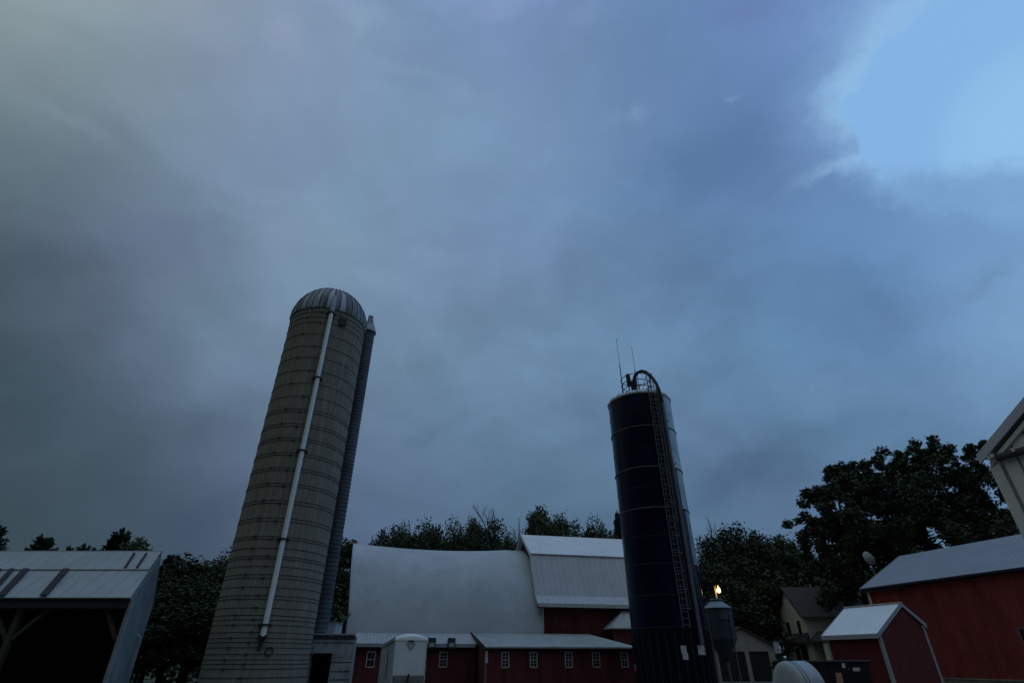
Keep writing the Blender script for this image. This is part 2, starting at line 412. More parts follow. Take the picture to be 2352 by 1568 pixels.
class MB:
    def __init__(s): s.v = []; s.f = []; s.uv = None
    def add(s, vs, fs):
        b = len(s.v); s.v += [tuple(p) for p in vs]; s.f += [tuple(b + i for i in f) for f in fs]; return s
    def box(s, x0, y0, z0, x1, y1, z1):
        return s.hexa([(x0, y0, z0), (x1, y0, z0), (x1, y1, z0), (x0, y1, z0), (x0, y0, z1), (x1, y0, z1), (x1, y1, z1), (x0, y1, z1)])
    def hexa(s, p):
        return s.add(p, [(0, 3, 2, 1), (4, 5, 6, 7), (0, 1, 5, 4), (1, 2, 6, 5), (2, 3, 7, 6), (3, 0, 4, 7)])
    def prism(s, poly, vec):
        n = len(poly); vec = Vector(vec); a = [Vector(p) for p in poly]
        return s.add(a + [p + vec for p in a], [tuple(range(n - 1, -1, -1)), tuple(range(n, 2 * n))] + [(i, (i + 1) % n, n + (i + 1) % n, n + i) for i in range(n)])
    def tube(s, pts, r, n=8, cap=True):
        pts = [Vector(p) for p in pts]; rs = r if isinstance(r, (list, tuple)) else [r] * len(pts)
        vs = []; up = None
        for i, p in enumerate(pts):
            d = (pts[min(i + 1, len(pts) - 1)] - pts[max(i - 1, 0)]).normalized()
            if up is None: up = Vector((0, 0, 1)) if abs(d.z) < .9 else Vector((1, 0, 0))
            x = d.cross(up); x = x.normalized() if x.length > 1e-4 else Vector((1, 0, 0)); y = x.cross(d).normalized(); up = y
            for k in range(n):
                a = 2 * math.pi * k / n
                vs.append(p + (x * math.cos(a) + y * math.sin(a)) * rs[i])
        fs = [(i * n + k, i * n + (k + 1) % n, (i + 1) * n + (k + 1) % n, (i + 1) * n + k) for i in range(len(pts) - 1) for k in range(n)]
        if cap: fs += [tuple(range(n - 1, -1, -1)), tuple(range((len(pts) - 1) * n, len(pts) * n))]
        return s.add(vs, fs)
    def bar(s, a, b, w=.1, h=.1):
        a, b = Vector(a), Vector(b); d = (b - a).normalized()
        up = Vector((0, 0, 1)) if abs(d.z) < .95 else Vector((0, 1, 0))
        x = d.cross(up).normalized() * w / 2; y = x.cross(d).normalized() * h / 2
        return s.hexa([a - x - y, a + x - y, a + x + y, a - x + y, b - x - y, b + x - y, b + x + y, b - x + y])
    def lathe(s, prof, n=48, c=(0, 0), cap=True):
        vs = []
        for r, z in prof:
            for k in range(n):
                a = 2 * math.pi * k / n
                vs.append((c[0] + r * math.sin(a), c[1] - r * math.cos(a), z))
        m = len(prof)
        fs = [(i * n + k, i * n + (k + 1) % n, (i + 1) * n + (k + 1) % n, (i + 1) * n + k) for i in range(m - 1) for k in range(n)]
        if cap: fs += [tuple(range(n - 1, -1, -1)), tuple(range((m - 1) * n, m * n))]
        return s.add(vs, fs)
    def ring(s, R, z, r=.03, n=64, c=(0, 0), m=6):
        vs = []; fs = []
        for k in range(n):
            a = 2 * math.pi * k / n
            for j in range(m):
                b = 2 * math.pi * j / m
                q = R + r * math.cos(b)
                vs.append((c[0] + q * math.sin(a), c[1] - q * math.cos(a), z + r * math.sin(b)))
        for k in range(n):
            for j in range(m):
                fs.append((k * m + j, ((k + 1) % n) * m + j, ((k + 1) % n) * m + (j + 1) % m, k * m + (j + 1) % m))
        return s.add(vs, fs)
    def build(s, name, m, parent=None, smooth=False, bevel=0.0):
        me = bpy.data.meshes.new(name); me.from_pydata(s.v, [], s.f); me.update()
        me.materials.append(m)
        if smooth:
            me.shade_smooth()
            me.set_sharp_from_angle(angle=rad(35))
        o = bpy.data.objects.new(name, me); col.objects.link(o)
        if parent: o.parent = parent
        if bevel:
            b = o.modifiers.new('bevel', 'BEVEL'); b.width = bevel; b.segments = 2; b.limit_method = 'ANGLE'
        return o

def wall_with_holes(mb, x0, x1, z0, z1, y0, y1, holes):
    """wall slab in the local xz plane between depths y0 and y1 with rectangular holes (hx0,hz0,hx1,hz1)"""
    xs = sorted({x0, x1, *[h[0] for h in holes], *[h[2] for h in holes]})
    for a, b in zip(xs, xs[1:]):
        hs = sorted([h for h in holes if h[0] <= a + 1e-6 and h[2] >= b - 1e-6], key=lambda h: h[1])
        z = z0
        for h in hs:
            if h[1] > z: mb.box(a, y0, z, b, y1, h[1])
            z = h[3]
        if z < z1: mb.box(a, y0, z, b, y1, z1)
    return mb

# ------------------------------------------------------------------ ground
def sheet(name, pts, z, m):
    mb = MB(); mb.add([(x, y, z) for x, y in pts], [tuple(range(len(pts)))])
    return tag(mb.build(name, m), kind='structure')
sheet('ground', [(-900, -300), (900, -300), (900, 1500), (-900, 1500)], 0, grass_mat)
sheet('gravel_yard', [(-9, -12), (16, -12), (24, 20), (27, 36), (27, 54.4), (17, 54.4), (10, 37.5), (-4, 36), (-9, 30)], .004, gravel_mat)

# ------------------------------------------------------------------ dairy barn complex
BR = rad(13); BC, BS = math.cos(BR), math.sin(BR); BO = (0.0, 42.5)
def bx(xv, y):
    """local x on the barn's plane at local depth y that shows at picture column xv near eave height"""
    r = (xv - 1176) / 1405
    return (r * (BO[1] + BC * y) + BS * y) / (BC - BS * r)

# arched barn
ab = tag(empty('arched_barn', (*BO, 0), BR), 'long barn with a tall curved pale metal roof beside the concrete silo', 'barn')
prof = [(0, 2.9), (.12, 3.6), (.32, 4.4), (.62, 5.3), (1.05, 6.2), (1.65, 7.1), (2.4, 7.9), (3.3, 8.6), (4.35, 9.2), (5.5, 9.65)]
prof = prof + [(11 - y, z) for y, z in prof[-2::-1]]
X0, X1, NX = -11.25, 2.28, 40
mb = MB(); np_ = len(prof); vs = []
for i in range(NX + 1):
    t = i / NX
    for (y, z) in prof:
        h = max(0, (z - 4.2) / 5.45)                       # the ridge runs out over the end wall and sags in the middle
        x = X0 + (X1 - X0) * t - .62 * h * (1 - t) ** 6
        dz = (-.26 * math.sin(math.pi * min(1, t * 1.15)) ** .8 + .05 * (1 - t)) * h
        vs.append((x, y, z + dz))
ins = [(x, y + (.08 if y < 5.5 else -.08 if y > 5.5 else 0), z - .1) for x, y, z in vs]
n = len(vs); fs = []
for i in range(NX):
    for j in range(np_ - 1):
        a = i * np_ + j
        fs += [(a, a + np_, a + np_ + 1, a + 1), (n + a, n + a + 1, n + a + np_ + 1, n + a + np_)]
for j in range(np_ - 1):
    fs.append((j, j + 1, n + j + 1, n + j)); a = NX * np_ + j; fs.append((a, n + a, n + a + 1, a + 1))
mb.add(vs + ins, fs); mb.build('roof', roof_arch, ab, smooth=True)
mb = MB(); ev = [vs[j] for j in range(np_)]
for a, b in zip(ev, ev[1:]):
    mb.bar((a[0] - .03, a[1], a[2] + .02), (b[0] - .03, b[1], b[2] + .02), .07, .09)
mb.build('verge_trim', pale_panel, ab)
mb = MB(); mb.prism([(X0 + .05 - .62 * max(0, .8 - z / 7) , y, z) for y, z in [(.15, 0)] + [(max(.15, min(10.85, y)), z - .16) for y, z in prof] + [(10.85, 0)]], (.2, 0, 0))
mb.build('end_wall', brown_wall, ab)
mb = MB(); mb.box(X0 + .3, .1, 0, X1, .3, 2.95); mb.build('side_wall', barn_red, ab)
mb = MB(); mb.box(X0 + .3, 10.7, 0, X1, 10.9, 2.95); mb.build('side_wall', barn_red, ab)

# gambrel barn
gb = tag(empty('gambrel_barn', (*BO, 0), BR), 'red gambrel barn with bright two-pitch white roof behind the dark blue silo', 'barn')
gx0, gx1 = 1.96, 13.5
gp = [(-.3, 5.09), (.45, 5.68), (1.9, 8.86)]
def slab(mb, x0, x1, a, b, th=.07):
    d = Vector((b[0] - a[0], b[1] - a[1])).normalized(); nx, nz = -d.y * th, d.x * th
    if nz < 0: nx, nz = -nx, -nz
    mb.hexa([(x0, a[0], a[1]), (x1, a[0], a[1]), (x1, b[0], b[1]), (x0, b[0], b[1]), (x0, a[0] + nx, a[1] + nz), (x1, a[0] + nx, a[1] + nz), (x1, b[0] + nx, b[1] + nz), (x0, b[0] + nx, b[1] + nz)])
mb = MB()
for sgn in (0, 1):
    q = [(y if not sgn else 10 - y, z) for y, z in gp]
    slab(mb, gx0, gx1, q[0], q[1]); slab(mb, gx0 + .004, gx1 - .004, q[1], q[2])
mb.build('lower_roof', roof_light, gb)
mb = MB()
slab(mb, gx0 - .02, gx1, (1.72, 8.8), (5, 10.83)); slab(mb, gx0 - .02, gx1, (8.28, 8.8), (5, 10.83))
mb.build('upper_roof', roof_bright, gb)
mb = MB()
for sgn in (0, 1):
    q = [(y if not sgn else 10 - y, z) for y, z in [(-.3, 5.05), (.45, 5.66), (1.9, 8.82), (5, 10.86)]]
    for a, b in zip(q, q[1:]): mb.bar((gx0 - .05, a[0], a[1]), (gx0 - .05, b[0], b[1]), .08, .2)
mb.build('verge_board', white_trim, gb)
mb = MB(); mb.box(gx0 - .02, -.42, 4.9, gx1, -.3, 5.1); mb.build('fascia', white_trim, gb)
mb = MB(); mb.box(gx0 - .01, -.3, 4.86, gx1, .28, 4.92); mb.build('soffit', dark_fascia, gb)
mb = MB(); mb.box(2.42, .3, 0, gx1 - .1, .5, 5.3); mb.build('wall', barn_red, gb)
mb = MB(); mb.box(2.42, 9.5, 0, gx1 - .1, 9.7, 5.3); mb.build('wall', barn_red, gb)
mb = MB(); mb.prism([(2.25, .5, 0), (2.25, .5, 5.6), (2.25, 1.95, 8.75), (2.25, 5, 10.7), (2.25, 8.05, 8.75), (2.25, 9.5, 5.6), (2.25, 9.5, 0)], (.15, 0, 0)); mb.build('gable_wall', dark_wood, gb)
mb = MB(); mb.box(2.30, .2, 2.9, 2.42, .34, 5.0); mb.build('corner_board', white_trim, gb)

# hipped red wing half hidden by the silo
hw = tag(empty('hipped_wing', (*BO, 0), BR), 'small red wing with a pale hipped roof tip beside the dark blue silo', 'building')
wx0 = bx(1409, -1.4); wy = -1.4
mb = MB(); mb.hexa([(wx0 + .15, wy + .15, 2.6), (wx0 + 5, wy + .15, 2.6), (wx0 + 5, .2, 2.6), (wx0 + .75, .2, 2.6), (wx0 + .15, wy + .15, 3.5), (wx0 + 5, wy + .15, 3.5), (wx0 + 5, .2, 3.5), (wx0 + .15, .2, 3.5)]); mb.build('wall', barn_red, hw)
mb = MB(); mb.add([(wx0, wy, 3.5), (wx0 + 5, wy, 3.5), (wx0 + 5, .25, 5.0), (wx0 + 1.9, .25, 5.0), (wx0, .25, 3.5), (wx0, wy, 3.58), (wx0 + 5, wy, 3.58), (wx0 + 5, .25, 5.08), (wx0 + 1.9, .25, 5.08), (wx0, .25, 3.58)], [(3, 2, 1, 0), (4, 3, 0), (5, 6, 7, 8), (5, 8, 9), (0, 1, 6, 5), (0, 5, 9, 4), (1, 2, 7, 6), (2, 3, 8, 7), (3, 4, 9, 8)]); mb.build('roof', roof_lean_b, hw)

trim_old = mat('trim_old', (.40, .40, .385), .8, .3, 7)
def window(parent, xc, z0, z1, w, y, mt=trim_old, cols=2, rows=3, t=.07):
    """window with frame, muntins and a pane; the wall faces local -y"""
    mb = MB(); a, b = xc - w / 2, xc + w / 2
    mb.box(a - t, y - .04, z0 - t, a, y + .06, z1 + t); mb.box(b, y - .04, z0 - t, b + t, y + .06, z1 + t)
    mb.box(a, y - .037, z1, b, y + .057, z1 + t); mb.box(a, y - .05, z0 - t * 1.2, b, y + .057, z0)
    for k in range(1, cols): x = a + (b - a) * k / cols; mb.box(x - .014, y - .01, z0, x + .014, y + .03, z1)
    for k in range(1, rows):
        z = z0 + (z1 - z0) * k / rows; h = .028 if (rows == 2 or (rows == 4 and k == 2)) else .013
        mb.box(a, y - .013, z - h, b, y + .034, z + h)
    w_ = mb.build('window', mt, parent)
    g_ = MB(); g_.box(a, y + .05, z0, b, y + .08, z1); g_.build('pane', glass_dark, w_)
    return w_

# left lean-to
l1 = tag(empty('lean_to', (*BO, 0), BR), 'low red lean-to under the curved barn roof behind the white trailer', 'lean-to')
ya, yb = -2.2, 0.0; la, lb = -10.63, bx(1093, -2.2)
mb = MB(); slab(mb, la, lb + .1, (ya - .25, 2.42), (yb - .03, 3.1)); mb.build('roof', roof_lean_b, l1)
mb = MB(); mb.box(la, ya - .30, 2.30, lb - .1, ya - .25, 2.5); mb.build('fascia', pale_panel, l1)
wn1 = [bx(854, ya), bx(1019.5, ya)]
mb = MB(); wall_with_holes(mb, la + .05, lb, 0, 2.35, ya, ya + .15, [(x - .2, 1.27, x + .2, 2.0) for x in wn1]); mb.box(la + .05, ya + .15, 0, la + .2, 0, 2.4); mb.build('wall', barn_red, l1)
for x in wn1: window(l1, x, 1.27, 2.0, .4, ya, rows=2 if x == wn1[0] else 4)
for xv in (991, 1036):
    x = bx(xv, ya - .3); mb = MB()
    mb.box(x - .24, ya - .48, 2.24, x - .19, ya - .1, 2.82); mb.box(x + .19, ya - .48, 2.24, x + .24, ya - .1, 2.82)
    mb.box(x - .19, ya - .48, 2.6, x + .19, ya - .1, 2.82); mb.box(x - .19, ya - .48, 2.24, x + .19, ya - .1, 2.33)
    v = mb.build('vent_box', dark_metal, l1)
    mb = MB(); mb.box(x - .19, ya - .42, 2.33, x + .19, ya - .15, 2.6); mb.build('vent_panel', white_trim, v)

# right lean-to with the row of windows
l2 = tag(empty('lean_to', (*BO, 0), BR), 'low red lean-to with five white windows in a row left of the dark blue silo', 'lean-to')
ya = -5.0; la, lb = -2.8, bx(1453, -5.0)
mb = MB()
e0, e1, t0_, t1_ = (la - .12, ya - .3), (lb + .3, ya - .3), (la - .12, -.03), (lb - 1.1, -.03)
zs = 2.22; zt = 3.14
mb.hexa([(*e0, zs), (*e1, zs), (*t1_, zt), (*t0_, zt), (*e0, zs + .08), (*e1, zs + .08), (*t1_, zt + .08), (*t0_, zt + .08)])
mb.prism([(*e1, zs), (*t1_, zt), (lb + .3, -.03, zs)], (0, 0, .07)); mb.build('roof', roof_lean, l2)
mb = MB(); mb.prism([(la - .14, ya - .32, 2.1), (la - .14, ya - .32, 2.32), (la - .14, 0, 3.28), (la - .14, 0, 3.04)], (.05, 0, 0)); mb.build('rake_board', dark_wood, l2)
wl = [bx(x, ya) for x in (1160.6, 1225, 1305, 1367.5, 1432)]
mb = MB(); wall_with_holes(mb, la, lb, 0, 2.24, ya, ya + .15, [(x - .185, 1.27, x + .185, 1.97) for x in wl])
mb.prism([(la, ya + .15, 0), (la, ya + .15, 2.24), (la, 0, 3.1), (la, 0, 0)], (.15, 0, 0)); mb.prism([(lb - .15, ya + .15, 0), (lb - .15, ya + .15, 2.2), (lb - .15, 0, 2.2), (lb - .15, 0, 0)], (.15, 0, 0)); mb.build('wall', barn_red, l2)
for x in wl: window(l2, x, 1.27, 1.97, .37, ya, rows=4)
mb = MB(); mb.box(la - .03, ya - .05, .0, la + .09, ya, 1.45); mb.build('corner_board', old_wood, l2)
mb = MB(); mb.box(la - .01, ya - .11, 1.45, la + .13, ya - .002, 2.1); mb.build('downspout', white_trim, l2)

# ------------------------------------------------------------------ concrete silo
SZ = rad(22.4); SR = 2.42; SC = (-33 * math.sin(SZ), 33 * math.cos(SZ)); SH = 21.1
cs = tag(empty('concrete_silo', (*SC, 0), SZ), 'tall grey concrete stave silo with a striped metal dome, left of the curved barn', 'silo')
def uvcyl(name, prof, n, m, parent, smooth=True, usc=None):
    mb = MB(); vs = []; uvs = []
    for r, z in prof:
        for k in range(n + 1):
            a = 2 * math.pi * k / n - math.pi
            vs.append((r * math.sin(a), -r * math.cos(a), z)); uvs.append((a * SR if usc is None else k / n, z if usc is None else (z - usc[0]) / usc[1]))
    fs = [(i * (n + 1) + k, i * (n + 1) + k + 1, (i + 1) * (n + 1) + k + 1, (i + 1) * (n + 1) + k) for i in range(len(prof) - 1) for k in range(n)]
    mb.add(vs, fs); o = mb.build(name, m, parent, smooth)
    l = o.data.uv_layers.new(name='UVMap')
    for lp in o.data.loops: l.data[lp.index].uv = uvs[lp.vertex_index]
    return o
uvcyl('wall', [(SR, 0), (SR, 7), (SR, 14), (SR, SH)], 96, staves, cs)
prof_d = [(SR + .06, SH - .02), (SR + .07, SH + .04)]
for k in range(1, 13):
    a = k / 12 * math.pi / 2; prof_d.append(((SR + .06) * math.cos(a) + .02, SH + .05 + 2.68 * math.sin(a)))
dome = uvcyl('dome', prof_d, 72, dome_sheet, cs, usc=(SH, 2.6))
mb = MB()
for k in range(36):
    a = 2 * math.pi * k / 36
    mb.tube([((r + .012) * math.sin(a), -(r + .012) * math.cos(a), z + .01) for r, z in prof_d[1:-1]], .028, 4)
mb.build('seam_ribs', dark_metal, dome)
mb = MB(); mb.lathe([(.45, SH + 2.68), (.42, SH + 2.78), (.12, SH + 2.85)], 20); mb.build('cap', dark_metal, dome)
hoops = [20.72, 20.35, 19.95, 19.1, 18.2, 17.4, 16.5, 15.65, 14.8, 14.0, 13.83, 13.1, 12.93, 12.25, 12.1, 11.4, 11.25, 10.55, 10.4, 9.7, 9.55, 8.8, 8.65, 7.9, 7.74, 6.99, 6.86, 6.42, 6.05, 5.93, 5.58, 5.21, 5.05, 4.64, 4.27, 4.12, 3.74, 3.43, 3.24, 3.02, 2.72, 2.49, 2.31, 2.1, 1.84, 1.62, 1.45, 1.26, .92, .6, .3]
for i, z in enumerate(hoops):
    mb = MB(); mb.ring(SR + .010, z, .0145, 96, m=5)
    for q in range(3):
        a = rad((-34 if i % 2 else -13) + q * 120)
        p = ((SR + .05) * math.sin(a), -(SR + .05) * math.cos(a))
        mb.bar((p[0] - .06 * math.cos(a), p[1] - .06 * math.sin(a), z), (p[0] + .06 * math.cos(a), p[1] + .06 * math.sin(a), z), .05, .07)
    mb.build('hoop', dark_metal, cs)
# blower pipe up the face
py_ = -(SR + .2)
mb = MB(); mb.tube([(0, py_, 2.55), (0, py_, SH - .35)], .125, 16); mb.build('filler_pipe', pipe_white, cs, True)
for z in (3.02, 6.85, 11.5, 16.0, SH - .45):
    mb = MB(); mb.ring(.16, z, .045, 20, (0, py_), 6)
    mb.box(-.3, py_ + .1, z - .04, -.15, -SR + .02, z + .04); mb.box(.15, py_ + .1, z - .04, .3, -SR + .02, z + .04)
    mb.build('pipe_clamp', black_metal, cs)
mb = MB(); mb.tube([(0, py_, SH - .38), (.02, py_ + .02, SH + .2), (.03, py_ + .35, SH + .95)], [.15, .16, .17], 12); mb.build('filler_elbow', galv, cs, True)
mb = MB(); mb.box(-.17, py_ - .1, 2.42, .17, py_ + .15, 2.6); mb.tube([(0, py_, 2.45), (-.05, py_, 1.95)], .07, 8); mb.build('pipe_foot', black_metal, cs)
# small wind-blown fill hatch hanging below the dome
mb = MB(); mb.box(.55, -SR - .03, SH - 1.05, 1.05, -SR + .1, SH - .55); mb.tube([(.5, -SR - .05, SH - .1), (.72, -SR - .06, SH - .75)], .02, 5); mb.tube([(1.15, -SR + .05, SH - .1), (.9, -SR - .06, SH - .75)], .02, 5)
mb.build('hatch_bracket', dark_metal, cs)
mb = MB()
mb.ring(.17, 0, .028, 18); o = mb.build('access_ring', dark_metal, cs); o.rotation_euler = (math.pi / 2, 0, rad(12)); o.location = (.42, -SR - .02, 1.95)

# unloading chute behind it
ch = tag(empty('silo_chute', (-10.55, 32.95, 0), SZ), 'ribbed round metal chute with a pointed hood running up behind the concrete silo', 'chute')
mb = MB(); pr = []
z = 2.85
while z < 22.1: pr += [(.44, z), (.462, z + .06), (.44, z + .12)]; z += .24
mb.lathe(pr, 24); mb.build('tube', mat('chute_metal', (.085, .105, .12), .6, .3, 2, spec=.3, rgb2=(.05, .06, .06), f2=(.45, .65), s2=.5), ch, True)
mb = MB(); mb.lathe([(.54, 22.15), (.55, 22.22), (.2, 23.3), (.12, 23.35)], 20); mb.box(-.2, -.34, 22.7, .14, .05, 23.5); mb.build('hood', galv, ch)
mb = MB(); mb.box(-.62, -.3, 22.55, -.2, .1, 22.75); mb.bar((-.9, 0, 22.1), (-.2, 0, 23.1), .06, .06); mb.build('hood_bracket', dark_metal, ch)

# feed room of white blocks between silo and barn
def lx(xv, yv, Y): return P(xv, yv, Y)
def hit(o, rz, y, xv, yv):
    """local (x, z) where the picture position meets the plane at local depth y of a frame at o turned by rz"""
    r = ray(xv, yv); c_, s_ = math.cos(rz), math.sin(rz)
    # o + x*(c,s) + y*(-s,c) = t*(rx,ry)
    ax, ay = o[0] - y * s_, o[1] + y * c_
    t = (ax * s_ - ay * c_) / (r.x * s_ - r.y * c_)
    return (t * r.x - ax) * c_ + (t * r.y - ay) * s_, CZ + t * r.z
FY = 32.6; FO = (P(811, 1500, FY).x, FY)
wl_ = -hit(FO, BR, 0, 706, 1500)[0]
FO = (FO[0] - wl_ * BC, FO[1] - wl_ * BS)
FH = lambda xv, yv: hit(FO, BR, 0, xv, yv)
fm = tag(empty('feed_room', (*FO, 0), BR), 'weathered white block feed room with a dark doorway at the concrete silo foot', 'building')
d1 = FH(760, 1520)[0]; dz = FH(735, 1499)[1]; tz = FH(760, 1467)[1]; FD = 5.3
mb = MB(); wall_with_holes(mb, 0, wl_, 0, tz, 0, .3, [(.15, 0, d1, dz)])
mb.box(0, .3, 0, .2, FD, tz); mb.box(wl_ - .2, .3, 0, wl_, FD, tz); mb.box(.2, FD - .2, 0, wl_ - .2, FD, tz); mb.build('wall', block_white, fm)
mb = MB()
for yy in (1520, 1541, 1560, 1580):
    z = FH(780, yy)[1]; mb.box(d1 + .03, -.012, z - .02, wl_ - .03, .02, z + .02)
mb.build('wall_joints', dark_metal, fm)
mb = MB(); mb.box(-.05, -.06, tz - .13, wl_ + .02, .1, tz - .002); mb.build('lintel', block_white, fm)
rz_ = FH(760, 1457.5)[1]
mb = MB(); mb.box(-.2, -.1, tz, wl_ - .03, FD, rz_); mb.build('roof_edge', dark_fascia, fm)
mb = MB()
for xv in (727, 744.5, 762.5, 780.5):
    x = FH(xv, 1462)[0]; mb.bar((x - .03, -.12, tz + .0), (x + .03, -.12, rz_ + .03), .03, .03)
mb.build('roof_struts', old_wood, fm)
mb = MB(); mb.box(-.2, -.12, rz_ + .002, wl_ - .03, FD, rz_ + .07); mb.build('roof', roof_lean_b, fm)
mb = MB(); mb.bar((-.1, -.05, dz - .4), (.3, -.05, dz + .02), .05, .05); mb.build('brace', old_wood, fm)
# pale box on the feed room roof
a, b = P(746, 1440, 34.5), P(772, 1430, 34.5)
pb = tag(empty('roof_hopper', (a.x, 34.5, rz_ + .07)), 'pale grey metal box standing on the feed room roof by the concrete silo', 'box')
hh = P(760, 1429, 34.5).z - rz_ - .07
mb = MB(); mb.box(0, 0, 0, b.x - a.x, 1.4, hh); mb.build('body', pale_panel, pb)
mb = MB(); mb.box(-.05, -.05, hh, b.x - a.x + .05, 1.45, hh + .05); mb.build('lid', old_wood, pb)
mb = MB(); mb.box(-1.0, .1, -.0, -.01, 1.2, hh - .1); mb.build('side_duct', galv, pb)
a = P(780, 1452, 38.6)
ps = tag(empty('porch_post', (a.x, 38.6, 0)), 'thin white timber post at the left end of the curved barn', 'post')
mb = MB(); mb.box(-.09, -.09, 0, .09, .09, P(778, 1430, 38.6).z); mb.build('post', white_trim, ps)
mb = MB(); mb.bar((0, 0, P(778, 1430, 38.6).z), (.55, 0, P(792, 1408, 38.6).z), .1, .1); mb.build('arm', old_wood, ps)

# ------------------------------------------------------------------ dark blue silo
BZ = rad(14.65); BRr = 2.16; BCn = (36 * math.sin(BZ), 36 * math.cos(BZ)); BH = 17.25
bs_ = tag(empty('blue_silo', (*BCn, 0), -BZ), 'tall dark navy steel silo with railings on its roof and a caged ladder', 'silo')
rings = [14.84, 12.09, 9.56, 6.4]
n = 26
prv = 3.15
for top in [6.4, 9.56, 12.09, 14.84, BH]:
    mb = MB(); mb.lathe([(BRr, prv), (BRr, top)], 48, cap=False); mb.build('wall_ring', blue_wall, bs_, True)
    a0 = {6.4: 74, 9.56: 62, 12.09: 55, 14.84: 50, BH: 43}[top]; mb = MB(); na = 16       # unpainted sheets round the right side
    vs = [((BRr + .012) * math.sin(rad(a0 + (150 - a0) * k / na)), -(BRr + .012) * math.cos(rad(a0 + (150 - a0) * k / na)), zz) for zz in (prv + .02, top - .02) for k in range(na + 1)]
    mb.add(vs, [(k, k + 1, na + 2 + k, na + 1 + k) for k in range(na)])
    if a0 < 70: mb.build('silver_panel', silver_panel, bs_, True)
    prv = top
mb = MB(); mb.lathe([(BRr - .005, 0), (BRr - .005, 3.15)], 48, cap=False); mb.build('base_ring', blue_base, bs_, True)
mb = MB()
for k in range(30):
    a = 2 * math.pi * (k + .5) / 30
    mb.bar(((BRr + .02) * math.sin(a), -(BRr + .02) * math.cos(a), 0), ((BRr + .02) * math.sin(a), -(BRr + .02) * math.cos(a), 2.95), .05, .06)
mb.build('base_ribs', mat('rib_blue', (.02, .025, .035), .6, .2, 3), bs_)
for z in rings[:3]:
    mb = MB(); mb.ring(BRr + .02, z, .042, 72, m=6); mb.build('band', ring_metal, bs_, True)
mb = MB()
for i in range(48):
    zz = 3.2 + (i % 8) * 1.75; a = 2 * math.pi * (i // 8) / 6 + (i % 2) * .5
for z in [3.15, 4.75, 6.4, 7.95, 10.85, 13.4, 16.05]: mb = MB(); mb.ring(BRr + .004, z, .012, 72, m=4); mb.build('seam', dark_metal, bs_)
mb = MB(); mb.lathe([(BRr + .05, BH - .05), (BRr + .07, BH + .05), (BRr * .88, BH + .33), (BRr * .5, BH + .52), (.3, BH + .62)], 48); rf = mb.build('roof', rim_white, bs_, True)
mb = MB()
for k in range(18):
    a = 2 * math.pi * k / 18
    mb.tube([((BRr + .08) * math.sin(a), -(BRr + .08) * math.cos(a), BH + .06), (BRr * .89 * math.sin(a), -BRr * .89 * math.cos(a), BH + .37), (.5 * math.sin(a), -.5 * math.cos(a), BH + .62)], .022, 5)
mb.build('roof_ribs', dark_metal, rf)
# guard rails round the roof platform (three rings on posts)
RP = 1.05; gc = (.0, -.25)
mb = MB()
for z in (.35, .8, 1.25, 1.7): mb.ring(RP, BH + .55 + z - .35, .03, 40, gc, 5)
for k in range(9):
    a = 2 * math.pi * k / 9 + .15
    p = (gc[0] + RP * math.sin(a), gc[1] - RP * math.cos(a)); mb.tube([(*p, BH + .3), (*p, BH + 1.95)], .028, 6)
for k in range(4):
    a = rad(20 + k * 28); b = a + rad(28)
    mb.tube([(gc[0] + RP * math.sin(a), gc[1] - RP * math.cos(a), BH + .5), (gc[0] + RP * math.sin(b), gc[1] - RP * math.cos(b), BH + 1.9)], .018, 5)
mb.build('guard_rail', dark_metal, bs_)
mb = MB(); mb.tube([(-.22, -.9, BH + .6), (-.22, -.9, BH + 1.3)], .16, 12); mb.tube([(-.5, -.95, BH + 1.2), (-.5, -.95, BH + 2.05)], .15, 12); mb.box(-.62, -1.1, BH + 1.15, -.05, -.75, BH + 1.45)
mb.tube([(-.1, -.9, BH + .8), (-.05, -.9, BH + 1.5)], .1, 10); mb.build('fill_head', black_metal, bs_)
# filler pipe: gooseneck from the centre over the edge and down the side
pa = rad(39); pR = BRr + .26
pts = [(-.15, -.85, BH + 1.45), (-.02, -.95, BH + 1.85), (.2, -1.05, BH + 2.05), (.5, -1.2, BH + 2.08), (.8, -1.38, BH + 1.85), (1.1, -1.55, BH + 1.35), (1.35, -1.68, BH + .75), (pR * math.sin(pa) - .06, -pR * math.cos(pa), BH + .1), (pR * math.sin(pa), -pR * math.cos(pa), BH - .8)]
mb = MB(); mb.tube(pts, .115, 12); mb.build('gooseneck', black_metal, bs_, True)
pc = rad(33)
mb = MB(); mb.tube([(pR * math.sin(pc), -pR * math.cos(pc), BH + .2), (pR * math.sin(pc), -pR * math.cos(pc), 8.6)], .07, 10); mb.build('upper_pipe', dark_metal, bs_, True)
pa2 = rad(39)
mb = MB(); mb.tube([(pR * math.sin(pa2), -pR * math.cos(pa2), BH - .7), (pR * math.sin(rad(42)), -pR * math.cos(rad(42)), 2.3)], .1, 10); mb.build('filler_pipe', ladder_metal, bs_, True)
for z in (15.2, 12.3, 9.6, 6.9, 4.2):
    mb = MB()
    for q in (33, 40, 47):
        a = rad(q); mb.bar((BRr * math.sin(a), -BRr * math.cos(a), z), ((BRr + .3) * math.sin(a), -(BRr + .3) * math.cos(a), z), .05, .05)
    mb.build('pipe_bracket', dark_metal, bs_)
mb = MB(); a = rad(47); mb.tube([((BRr + .1) * math.sin(a), -(BRr + .1) * math.cos(a), 2.6), ((BRr + .1) * math.sin(a), -(BRr + .1) * math.cos(a), BH)], .035, 6); mb.build('conduit', galv, bs_)
